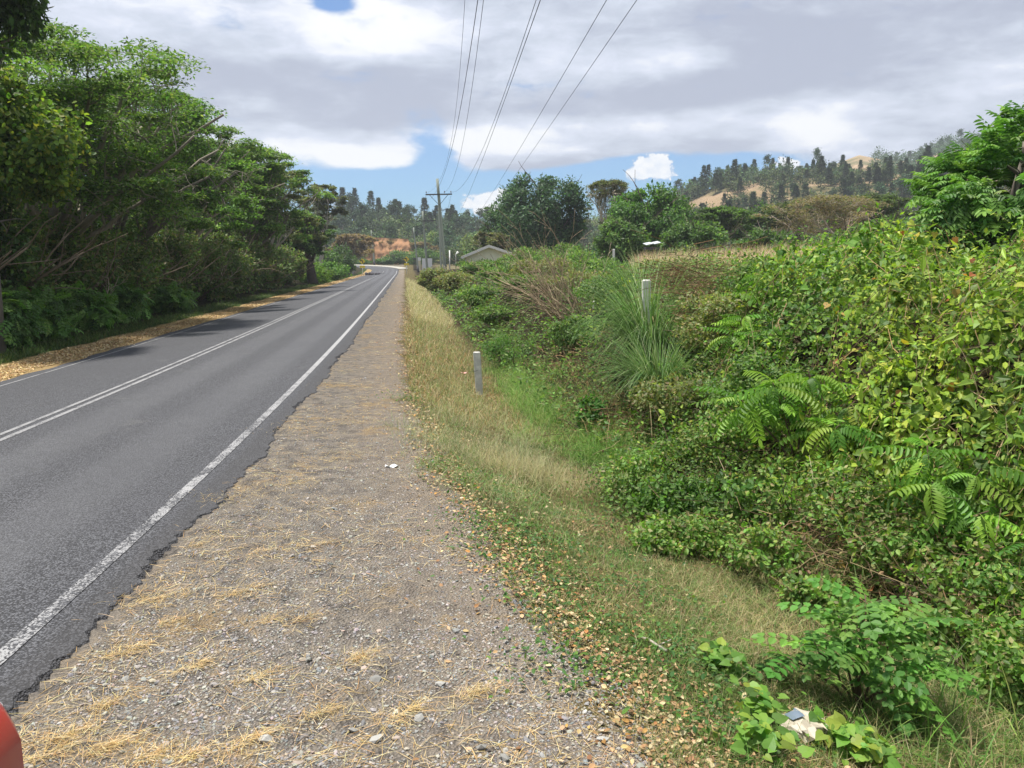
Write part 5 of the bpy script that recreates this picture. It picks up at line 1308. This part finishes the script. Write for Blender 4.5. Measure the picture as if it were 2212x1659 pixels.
# road signs
def sign(px, pyt, pyb, Y, lb, flip):
    b_ = at(px, pyb, Y); x0 = float(b_[0]); z0 = gz1(x0, Y); t_ = at(px, pyt, Y); H = t_[2] - z0
    o = empty('road_sign', (x0, Y, z0), 0, lb, 'road sign', 'yellow bend warning signs')
    g = G(); g.tube([[0, 0, -.3], [0, 0, H - .2]], .06, 8); g.build('post', M_WHT, o, smooth=True)
    s = .62; c = H - s; M45 = np.array([[cos(pi / 4), 0, -sin(pi / 4)], [0, 1, 0], [sin(pi / 4), 0, cos(pi / 4)]])
    g = G(); g.box((0, -.085, c), (s * 1.30, .02, s * 1.30), M=M45); pl = g.build('diamond_plate', M_YEL, o)
    g = G()
    pts = np.array([[-.08 * flip, 0, -.34], [-.08 * flip, 0, .0], [-.03 * flip, 0, .12], [.08 * flip, 0, .14], [.16 * flip, 0, .14]]); pts = pts + [0, -.101, c]
    for a_, b2 in zip(pts[:-1], pts[1:]):
        v = b2 - a_; L = np.linalg.norm(v); ex = v / L; ez = np.cross(ex, [0, 1, 0]); g.box((a_ + b2) / 2, (L + .08, .006, .15), M=np.stack([ex, [0, 1, 0], ez], 1))
    tip = pts[-1]; g.add(np.array([tip + [0, -.004, .22], tip + [0, -.004, -.22], tip + [.26 * flip, -.004, 0]]), [np.array([[0, 1, 2]])]); g.build('arrow', M_BLK, pl)
    g = G(); g.box((0, -.085, c - s * 1.05 - .30), (.95, .02, .42)); g.build('lower_plate', M_YEL, o)
sign(s_(1020), s_(725.5), s_(767.5), 142, 'yellow diamond bend sign with a lower plate on the left verge', -1)
sign(s_(1144), s_(720), s_(766), 150, 'yellow diamond bend sign with a lower plate on the right verge', -1)

# house with a pale gable
M_ROOF = solid('roof_sheet', (.50, .50, .44), .6, .35, .1, 2, stretch=(1, 8, 1)); M_WALL = solid('house_wall', (.70, .73, .58), .85, .2, .1, 1.5)
Yh = 82; rg = at(s_(1375), s_(688.5), Yh); le = at(s_(1298), s_(721), Yh); re = at(s_(1434), s_(708), Yh)
zg = gz1(rg[0], Yh); o = empty('house', (rg[0], Yh, zg), R_(4), 'pale house with a low gable roof rising behind the hedge', 'house')
Hh = rg[2] - zg; wl = rg[0] - le[0]; wr = (re[0] - rg[0]) * 1.35; zl = le[2] - zg; zr = Hh - (rg[2] - re[2]) * 1.35; D = 13
g = G(); hw_ = [(-wl + .5, -.3), (wr - .5, -.3), (wr - .5, zr + .1), (0, Hh - .22), (-wl + .5, zl + .1)]
V = [[x, yy, z] for yy in (.3, D) for x, z in hw_]; n5 = np.arange(5)
g.add(np.array(V), [n5[None], n5[None, ::-1] + 5, np.stack([n5, n5 + 5, (n5 + 1) % 5 + 5, (n5 + 1) % 5], 1)]); g.build('wall', M_WALL, o)
g = G()
for (xa, za, xb, zb) in ((-wl, zl, 0.0, Hh), (0.0, Hh, wr, zr)):
    v = [[xa, -.2, za], [xb, -.2, zb], [xb, D + .4, zb], [xa, D + .4, za]]; v2 = [[x, y_, z - .14] for x, y_, z in v]
    g.add(np.array(v + v2), [np.array([[0, 1, 2, 3], [7, 6, 5, 4], [0, 4, 5, 1], [1, 5, 6, 2], [2, 6, 7, 3], [3, 7, 4, 0]])])
g.build('roof', M_ROOF, o)
g = G()
for (xa, za, xb, zb) in ((-wl, zl, 0.0, Hh), (0.0, Hh, wr, zr)):
    v = [[xa, -.26, za - .02], [xb, -.26, zb - .02], [xb, -.205, zb - .02], [xa, -.205, za - .02]]; v2 = [[x, y_, z - .26] for x, y_, z in v]
    g.add(np.array(v + v2), [np.array([[0, 1, 2, 3], [7, 6, 5, 4], [0, 4, 5, 1], [1, 5, 6, 2], [2, 6, 7, 3], [3, 7, 4, 0]])])
g.build('barge_board', M_WHT, o)
# small white roof vent / aerial beside the house
q = at(s_(1282), s_(712), 84); g = G(); z0 = gz1(q[0], 84); g.tube([[0, 0, 0], [0, 0, q[2] - z0 - .15], [.25, 0, q[2] - z0 + .15]], [.04, .04, .13], 8); oo = g.build('satellite_dish_mast', M_WHT, smooth=True); oo.location = (q[0], 84, z0); tag(oo, 'short white slanting aerial mast left of the house roof', 'mast')
q = at(s_(1264.5), s_(704), 90); g = G(); z0 = gz1(q[0], 90); g.tube([[0, 0, 0], [0, 0, q[2] - z0]], .07, 8); oo = g.build('white_post', M_WHT, smooth=True); oo.location = (q[0], 90, z0); tag(oo, 'thin white post between the large utility pole and the house', 'post')
# gate with pillar, white wall pieces by the bend
Yg = 168
def boxat(name, px0, py0, px1, py1, Y, dep, mat, lb, cat, par=None):
    a, c = at(s_(px0), s_(py0), Y), at(s_(px1), s_(py1), Y); z0 = min(c[2], gz1((a[0] + c[0]) / 2, Y)) - .1
    g = G(); g.box((0, dep / 2, (a[2] - z0) / 2), (c[0] - a[0], dep, a[2] - z0)); o = g.build(name, mat); o.location = ((a[0] + c[0]) / 2, Y, z0); return tag(o, lb, cat)
xa, xb = at(s_(1148), 0, Yg)[0], at(s_(1162), 0, Yg)[0]; zt = at(1, s_(727), Yg)[2]; zb = gz1(xa, Yg)
o = empty('gate', (xa, Yg, zb), 0, 'dark metal gate beside the cream pillar behind the right road sign', 'gate')
g = G(); Hg = max(zt - zb, 1.2); Wg = xb - xa; g.box((Wg / 2, 0, Hg - .06), (Wg, .08, .35)); g.box((Wg / 2, 0, .25), (Wg, .06, .1)); g.build('gate_frame', M_DARKM, o)
g = G(); [g.box((x, .01, Hg / 2), (.07, .05, Hg - .1)) for x in np.linspace(.05, Wg - .05, 8)]; g.build('gate_bars', M_DARKM, o)
M_CREAM = solid('cream_paint', (.58, .53, .36), .8, .2, .1, 3)
xa, xb = at(s_(1162.5), 0, Yg)[0], at(s_(1170.5), 0, Yg)[0]; zt = at(1, s_(724), Yg)[2]
o = empty('gate_pillar', ((xa + xb) / 2, Yg - .3, zb), 0, 'cream gate pillar with a pale cap between the gate and the bare pole', 'pillar')
g = G(); Wp = xb - xa; Hp = zt - zb; g.box((0, 0, Hp * .5 - .2), (Wp * .86, Wp * .86, Hp - .4)); g.build('shaft', M_CREAM, o); g = G(); g.box((0, 0, Hp - .35), (Wp, Wp, .7)); g.build('cap', M_WHT, o)
boxat('white_wall', 1187, 727, 1198, 736, 130, .3, M_WHT, 'low white wall piece left of the second utility pole', 'wall')
boxat('white_wall', 1202, 726.5, 1215, 736, 130, .3, M_WHT, 'low white wall piece right of the second utility pole', 'wall')
# metal lean-to roof in the field
q = at(1408, 527, 62); z0 = gz1(q[0], 62); o = empty('shelter', (q[0], 62, z0), R_(8), 'small shelter with a tilted roof of pale metal sheets beyond the dry grass', 'shelter')
Hs = q[2] - z0; M_SHEET = solid('roof_metal', (.46, .50, .52), .5, .4, .2, 3)
for k in range(2):
    g = G(); g.box((-.32 + k * .66, 0, Hs + .02 + .08 * k), (.56, .9, .05), M=np.array([[cos(.2), 0, -sin(.2)], [0, 1, 0], [sin(.2), 0, cos(.2)]]) @ np.array([[1, 0, 0], [0, cos(.16), -sin(.16)], [0, sin(.16), cos(.16)]])); g.build('roof_sheet', M_SHEET, o)
g = G(); g.box((0, .0, Hs - .34), (1.15, .5, .22)); g.build('beam', M_DARKM, o)
for x in (-.5, .5):
    g = G(); g.box((x, .2, (Hs - .45) / 2), (.09, .09, Hs - .45)); g.build('leg', M_DARKM, o)
# dark stone heap by the left sign
q = at(s_(1035), s_(765), 138); g = G(); n = 5
for k in range(n): g.inst((IV, [IF]), np.array([[k * .55 - 1.1, rng.normal(0, .1), .22]]), rrot(1), np.array([rng.uniform(.5, .8)]), np.array([[.12, .11, .12]]))
oo = g.build('rock_heap', M_STONE); oo.location = (q[0] + .8, 138, gz1(q[0] + .8, 138)); tag(oo, 'dark rocks lying at the foot of the left road sign', 'rocks')

# red car parked beside the camera: only its front corner reaches the picture
M_RED = solid('red_bodywork', (.36, .030, .022), .38, .5, .06, 2, coat=.2); M_TYRE = solid('tyre', (.02, .02, .02), .85, .2, .2, 10); M_GLASS = solid('car_glass', (.02, .025, .03), .08, .6, .05, 2); M_RIM = solid('rim', (.45, .45, .46), .35, .5, .05, 3, metal=.8); M_LAMP = solid('lamp_glass', (.62, .62, .62), .15, .6, .05, 3)
car = empty('parked_car', (-2.14, 2.10, 0), 0, 'red vehicle of which only a rounded edge shows in the bottom left corner', 'car')
prof = [(-4.1, .35, .62, .78), (-4.05, .30, .95, .84), (-3.6, .28, 1.0, .86), (-3.0, .28, 1.02, .87), (-1.2, .28, 1.0, .87), (-.55, .28, .95, .86), (-.2, .30, .90, .82), (-.05, .33, .82, .70), (.0, .38, .66, .60)]
g = G(); V = []; ns = 20
for y, zb_, zt_, w in prof:
    for k in range(ns):
        a = 2 * pi * (k + .5) / ns; ca, sa = cos(a), sin(a); ex = .45
        V.append([w * math.copysign(abs(ca) ** ex, ca), y, (zb_ + zt_) / 2 + (zt_ - zb_) / 2 * math.copysign(abs(sa) ** ex, sa)])
m_ = len(prof); i = np.arange(m_ - 1)[:, None] * ns; j = np.arange(ns)[None]
g.add(np.array(V), [np.stack([i + j, i + (j + 1) % ns, i + ns + (j + 1) % ns, i + ns + j], -1).reshape(-1, 4)[:, ::-1], np.arange(ns)[None], (np.arange(ns) + (m_ - 1) * ns)[None, ::-1]]); body = g.build('body', M_RED, car, smooth=True)
g = G(); V = []
for y, zt_, w in [(-1.15, .98, .74), (-1.8, 1.42, .60), (-3.2, 1.45, .60), (-3.95, 1.0, .72)]:
    V += [[-w, y, zt_], [w, y, zt_]]
V += [[-.80, -1.2, .95], [.80, -1.2, .95], [.80, -3.9, .95], [-.80, -3.9, .95]]
g.add(np.array(V), [np.array([[0, 1, 3, 2], [4, 5, 7, 6]]), np.array([[8, 0, 2, 4, 6, 11]]), np.array([[9, 10, 7, 5, 3, 1]])]); g.build('window_glass', M_GLASS, car)
g = G(); g.box((0, -2.5, 1.45), (1.22, 1.5, .05)); g.build('roof', M_RED, car)
for sx in (-1, 1):
    g = G(); g.inst((IV, [IF]), np.array([[sx * .56, -.06, .72]]), np.eye(3)[None], np.array([[.26, .14, .13]]), np.array([[1, 1, 1]])); g.build('headlight', M_LAMP, car, smooth=True)
    for y in (-.85, -3.35):
        w = None; g = G(); g.tube([[sx * .70, y, .31], [sx * .72, y, .31], [sx * .86, y, .31], [sx * .89, y, .31]], [.27, .31, .31, .27], 24); tw = g.build('wheel', M_TYRE, car, smooth=False)
        g = G(); g.tube([[sx * .885, y, .31], [sx * .90, y, .31]], [.19, .17], 16); g.build('rim', M_RIM, tw)

# ------------------------------------------------------------------ background trees
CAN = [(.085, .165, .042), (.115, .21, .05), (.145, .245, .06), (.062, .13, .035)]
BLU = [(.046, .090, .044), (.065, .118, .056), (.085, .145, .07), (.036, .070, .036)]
def bgtree(px, pyt, Y, lb, f, nm='broadleaf_tree', **kw):
    q = at(px, pyt, Y); z0 = gz1(q[0], Y); return tree(nm, (q[0], Y, z0), lb, 'tree', lambda o: f(o, q[2] - z0, **kw))
bgtree(1172, 366, 92, 'big dark round crowned tree right of the large utility pole', lambda o, H: round_tree(o, H, 11.5, 26000, .36, [(.045, .100, .048), (.065, .130, .062), (.090, .165, .082), (.034, .074, .036)], .4, 70, .02, clr=.24))
bgtree(1085, 440, 108, 'dark tree lower at the left shoulder of the big round crowned one', lambda o, H: round_tree(o, H, 9, 9000, .42, BLU + CAN[:1], .3, 40, .0))
bgtree(1060, 505, 96, 'brownish half bare tree behind the house roof', lambda o, H: spreading(o, H, 4.2, .2, 6, 6, 5, 6000, .3, [(.14, .13, .07), (.11, .13, .05), (.09, .12, .04)], None, (0, 0), .3, bark=M_PALEBARK, fork=.3))
bgtree(1300, 392, 84, 'umbrella shaped tree with a tall pale curved trunk', lambda o, H: spreading(o, H, 3.4, .17, 13, 9, 5, 9000, .2, [(.10, .13, .05), (.12, .14, .06), (.08, .11, .04), (.14, .12, .07)], None, (.10, 0), .35, bark=M_PALEBARK, barkc=(1.35, 1.3, 1.2), fork=.55, rim=.6, low=.1), nm='umbrella_tree')
bgtree(1398, 396, 76, 'broad domed bright green tree right of the umbrella tree', lambda o, H: round_tree(o, H, 8.6, 17000, .34, [(.075, .175, .034), (.10, .215, .04), (.13, .25, .05), (.055, .13, .028)], .3, 60, .02, clr=.26), nm='domed_tree')
bgtree(1462, 420, 84, 'green tree leaning out at the right flank of the domed tree', lambda o, H: round_tree(o, H, 6, 8000, .36, CAN, .25, 40, .0))
bgtree(1350, 470, 70, 'smaller green tree standing in front of the domed tree', lambda o, H: round_tree(o, H, 5.5, 7000, .32, CAN, .22, 36, .0))
bgtree(1560, 452, 82, 'flat topped light green tree with pale stems beyond the dry field', lambda o, H: spreading(o, H, 5.2, .2, 9, 7, 5, 18000, .28, [(.085, .16, .038), (.11, .20, .045), (.07, .13, .03)], None, (0, 0), .05, bark=M_PALEBARK, fork=.3, up0=.8), nm='flat_topped_tree')
bgtree(1640, 440, 96, 'dark bushy tree right of the flat topped light green one', lambda o, H: round_tree(o, H, 7, 8000, .4, DKG + CAN[:1], .25, 40, .0))
bgtree(1500, 480, 70, 'low green tree at the left end of the dry field', lambda o, H: round_tree(o, H, 6, 8000, .32, CAN, .22, 40, .0))
bgtree(1660, 500, 62, 'low green bushy tree at the middle of the dry field edge', lambda o, H: round_tree(o, H, 5.5, 7000, .3, CAN + DKG[:2], .2, 40, .0))
bgtree(1790, 428, 66, 'wide leafless tree with pale fanned branches beyond the dry field', lambda o, H: spreading(o, H, 6.6, .16, 10, 9, 8, 9000, .2, [(.19, .15, .10), (.16, .17, .08), (.22, .18, .12)], None, (0, 0), .2, bark=M_PALEBARK, barkc=(.95, .9, .85), fork=.22, up0=.75), nm='leafless_tree')
bgtree(1725, 440, 84, 'olive thin leaved tree behind the left half of the leafless tree', lambda o, H: spreading(o, H, 6, .22, 7, 7, 6, 11000, .3, [(.10, .14, .05), (.12, .16, .06), (.08, .11, .04)], None, (0, 0), .1, fork=.3))
bgtree(1880, 425, 80, 'olive thin leaved tree behind the right half of the leafless tree', lambda o, H: spreading(o, H, 6, .22, 7, 7, 6, 12000, .3, [(.09, .14, .045), (.11, .16, .05), (.07, .11, .035)], None, (0, 0), .1, fork=.3))
bgtree(1930, 470, 52, 'green tree at the right end of the dry field below the leafy tree', lambda o, H: round_tree(o, H, 5.5, 8000, .26, CAN, .2, 40, .0))
bgtree(1830, 498, 50, 'low shrubby tree in front of the leafless tree', lambda o, H: round_tree(o, H, 5, 6500, .24, CAN + [(.13, .12, .06)], .2, 40, .0))
bgtree(2100, 440, 48, 'green tree behind the leafy tree at the right picture edge', lambda o, H: round_tree(o, H, 7, 8000, .28, CAN, .22, 40, .0))
for px, pyt, Y, w, lb in [(775, 560, 205, 7, 'low dark shrub mass left of the orange soil bank'), (915, 535, 206, 11, 'green shrub mass at the right of the orange soil bank'), (865, 540, 212, 11, 'green bush growing on the soil bank behind the bend'), (835, 556, 210, 7, 'small green bush on the soil bank next to the bare orange earth')]:
    q = at(px, pyt, Y); z0 = gz1(q[0], Y); bush('bank_bush', (q[0], Y, z0), w, q[2] - z0, 3000, .45, CAN + DKG[:2], lb, ncl=30)

# orange soil cutting on the outside of the bend
g = G(); P0, P1 = at(775, 600, 226), at(905, 600, 214); nu, nv = 40, 14; V = []
for i in range(nu):
    u = i / (nu - 1); x = P0[0] * (1 - u) + P1[0] * u; y = P0[1] * (1 - u) + P1[1] * u
    for j in range(nv):
        v = j / (nv - 1); H = (8.4 * (1 - .15 * u)) * min(1, 5 * u + .2) * min(1, (1 - u) * 5 + .15)
        V.append([x + .5 * lump(i * .5, j * .5) - (1 - u) * 1.5 * v, y + 3.6 * v ** 1.3 + .7 * lump(i * .6 + 2, j * .7), 1.4 + H * v])
i = np.arange(nu - 1)[:, None] * nv; j = np.arange(nv - 1)[None]
g.add(np.array(V), [np.stack([i + j, i + nv + j, i + nv + j + 1, i + j + 1], -1).reshape(-1, 4)])
M_SOIL = solid('orange_soil', (.42, .23, .125), .95, .1, .35, .35, .3, dirt=(.24, .16, .08)); tag(g.build('soil_bank', M_SOIL, smooth=True), kind='structure')

# far forest: prototypes copied over the hills
def proto_pine(H, n):
    o = empty('pine_tree', (0, 0, -50)); g = G(); g.tube([[0, 0, -.5], [0, 0, H]], [.16, .03], 5, (.8, .7, .6)); g.build('trunk', M_BARK, o)
    g = G(); zz = H * (.25 + .75 * rng.random(n) ** .8); env = (1 - (zz / H - .22) / .80).clip(.03, 1) ** .8 * H * .21 * (1 + .35 * np.sin(zz * 2.1 + H) )
    tier = np.round(zz / (H * .055)) * H * .055; zz = tier + rng.normal(0, .12, n); a = rng.integers(0, 9, n) * .7 + tier * 3.1 + rng.normal(0, .22, n); rr = env * rng.uniform(.25, 1.05, n)
    P = np.stack([np.cos(a) * rr, np.sin(a) * rr, zz + rr * .12], 1); D = np.stack([np.cos(a), np.sin(a), .25 + 0 * a], 1) + rng.normal(0, .35, (n, 3))
    g.inst(T_NARROW, P, frames(D, rdir(n) * .4 + [0, 0, 1]), np.stack([rng.uniform(.9, 1.6, n) * 1.5, rng.uniform(.7, 1.3, n) * .95, np.ones(n)], 1), palette(n, [(.066, .112, .056), (.086, .140, .068), (.052, .088, .048)]))
    g.build('crown', M_PINE, o); return o
def proto_pine2(H, n):   # open crowned plantation pine with a bare stem
    o = empty('pine_tree', (0, 0, -50)); g = G(); g.tube([[0, 0, -.5], [.15, 0, H * .5], [0, 0, H * .96]], [.17, .12, .04], 5, (.9, .8, .7)); g.build('trunk', M_BARK, o)
    g = G(); k = 15; cz = H * rng.uniform(.45, 1.0, k); cr = H * .16 * (1.15 - cz / H) * 1.9; ca = np.arange(k) * 2.4
    for q in range(k):
        m_ = n // k; c = np.array([np.cos(ca[q]) * cr[q], np.sin(ca[q]) * cr[q], cz[q]]); P = c + rng.normal(0, 1, (m_, 3)) * [.65, .65, .38]
        g.inst(T_NARROW, P, frames(rdir(m_) + [0, 0, .3], rdir(m_)), np.stack([np.full(m_, 1.3), rng.uniform(.5, 1.0, m_), np.ones(m_)], 1), palette(m_, [(.068, .118, .058), (.088, .145, .070), (.054, .092, .050)]))
    g.build('crown', M_PINE, o); return o
def proto_broad(H, W, n, cols):
    o = empty('forest_tree', (0, 0, -50)); round_tree(o, H, W, n, .62, cols, .22, 26, .03, M_FAR, .95, .34); return o
pines = [proto_pine(11, 900), proto_pine(13, 1000), proto_pine2(11, 800), proto_pine2(13, 900), proto_pine(9, 800)]
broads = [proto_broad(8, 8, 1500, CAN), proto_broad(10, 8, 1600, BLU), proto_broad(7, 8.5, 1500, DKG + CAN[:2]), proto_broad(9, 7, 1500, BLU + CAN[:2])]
used = set()
def plant(pool, x, y, s, label, group, cat='tree'):
    p = pool[rng.integers(0, len(pool))]
    if id(p) in used: c = copy_tree(p)
    else: c = p; used.add(id(p))
    c.location = (x, y, gz1(x, y) - .15); c.rotation_euler = (0, 0, rng.random() * 6.28); c.scale = (s * rng.uniform(.9, 1.15), s * rng.uniform(.9, 1.15), s * rng.uniform(.85, 1.2)); tag(c, label, cat, group)
L_P1, G_P1 = 'dark pine of the wooded hill behind the bend of the road', 'pines on the wooded hill behind the bend'
L_P2, G_P2 = 'pine standing on the dry hill ridge at the right', 'pines on the dry hill at the right'
L_B1, G_B1 = 'broadleaf tree of the wooded slope behind the bend of the road', 'broadleaf trees on the wooded slope behind the bend'
L_B2, G_B2 = 'broadleaf tree at the foot of the dry hill at the right', 'broadleaf trees at the foot of the dry hill'
def scat(n, p0, p1, r0, r1, mind, seed=0):
    pts = []; tries = 0
    while len(pts) < n and tries < n * 40:
        tries += 1; u = (rng.uniform(p0, p1) - 1106) / 1660.6; r = math.sqrt(rng.uniform(r0 ** 2, r1 ** 2)); y = r / math.sqrt(1 + u * u); x = u * y
        if all((x - a) ** 2 + (y - c) ** 2 > mind ** 2 for a, c in pts): pts.append((x, y))
    return pts
for x, y in scat(62, 660, 1120, 285, 350, 5.0): plant(pines[:3] + pines[4:], x, y, rng.uniform(.6, 1.0), L_P1, G_P1)
for x, y in scat(110, 640, 1330, 228, 300, 5.0): plant(broads, x, y, rng.uniform(.75, 1.15), L_B1, G_B1)
for x, y in scat(30, 905, 1320, 125, 225, 6.5):
    if x - float(Rl(y)) > 14: plant(broads, x, y, rng.uniform(.6, .9), L_B1, G_B1)
# ridge of the dry hill: a row on the crest and loose stands below
for x, y in scat(66, 1440, 1820, 318, 350, 2.2): plant(pines, x, y, rng.uniform(.28, .72), L_P2, G_P2)
for x, y in scat(64, 1440, 2040, 235, 318, 4.5):
    plant(pines[:3] + pines[4:], x, y, rng.uniform(.5, .85), L_P2, G_P2)
for x, y in scat(56, 1790, 2100, 270, 372, 4.5): plant(pines[:2] + pines[4:], x, y, rng.uniform(.35, .7), L_P2, G_P2)
for x, y in scat(60, 1850, 2230, 470, 650, 6.0):
    u = x / y
    if u > .475 or rng.random() < .10: plant(pines[2:], x, y, rng.uniform(.55, .85), L_P2, G_P2)
for x, y in scat(130, 1340, 2240, 125, 275, 6.0): plant(broads, x, y, rng.uniform(.5, .8), L_B2, G_B2)
for p in pines + broads:
    if id(p) not in used:
        for c in list(p.children): bpy.data.objects.remove(c)
        bpy.data.objects.remove(p)
def woodland(name, n, p0, p1, r0, r1, per, wmin, wmax, cols, bare_at=9.0, T=T_DIA, hfac=.8, seed=0.0):
    g = G(); pts = scat(n, p0, p1, r0, r1, 2.0)
    for x, y in pts:
        if lump(x * .022 + seed, y * .022) + .5 * lump(x * .06, y * .06) > bare_at: continue
        w = rng.uniform(wmin, wmax); h = w * hfac * rng.uniform(.8, 1.3)
        clumped(g, (x, y, gz1(x, y) + h * .45), (w * .5, w * .5, h * .55), per, .55 + .0009 * r1, np.array(cols) * rng.uniform(.75, 1.25), T, 9, .5, .9, .5)
    return tag(g.build(name, M_FAR), kind='stuff')
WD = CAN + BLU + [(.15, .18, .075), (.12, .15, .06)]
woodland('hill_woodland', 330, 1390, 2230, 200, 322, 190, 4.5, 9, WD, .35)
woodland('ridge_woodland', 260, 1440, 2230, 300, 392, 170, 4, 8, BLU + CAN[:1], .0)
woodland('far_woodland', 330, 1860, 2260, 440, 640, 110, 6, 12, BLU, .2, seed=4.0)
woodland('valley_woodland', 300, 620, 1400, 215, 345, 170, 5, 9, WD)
# brown leafless flat crowned trees on the soil bank
for i, (px, py, Y, lb) in enumerate([(800, 522, 228, 'brown flat topped leafless tree on the soil bank, leftmost'), (850, 520, 226, 'brown flat topped leafless tree on the soil bank, middle'), (905, 524, 222, 'brown flat topped leafless tree on the soil bank, right'), (760, 508, 150, 'brownish thin crowned tree left of the soil bank')]):
    q = at(px, py, Y); z0 = gz1(q[0], Y)
    tree('brown_tree', (q[0], Y, z0), lb, 'tree', lambda o: spreading(o, max(q[2] - z0, 5), 6.5, .2, 8, 7, 5, 6500, .5, [(.20, .145, .085), (.16, .12, .07), (.24, .18, .11)], None, (0, 0), .25, bark=M_PALEBARK, fork=.35, up0=.6))

# ------------------------------------------------------------------ air
bm = bmesh.new(); bmesh.ops.create_cube(bm, size=1.0); me = bpy.data.meshes.new('haze'); bm.to_mesh(me); bm.free()
hz = bpy.data.objects.new('haze', me); COL.objects.link(hz); hz.location = (0, 420, 72); hz.scale = (1500, 1000, 150)
m = bpy.data.materials.new('haze'); m.use_nodes = True; m.node_tree.nodes.clear(); nb = NB(m.node_tree); out = nb.n('ShaderNodeOutputMaterial')
v = nb.n('ShaderNodeVolumePrincipled'); v.inputs['Color'].default_value = (.86, .92, 1.0, 1); v.inputs['Density'].default_value = .00042; v.inputs['Anisotropy'].default_value = .2
m.node_tree.links.new(v.outputs[0], out.inputs['Volume']); me.materials.append(m); hz['kind'] = 'stuff'
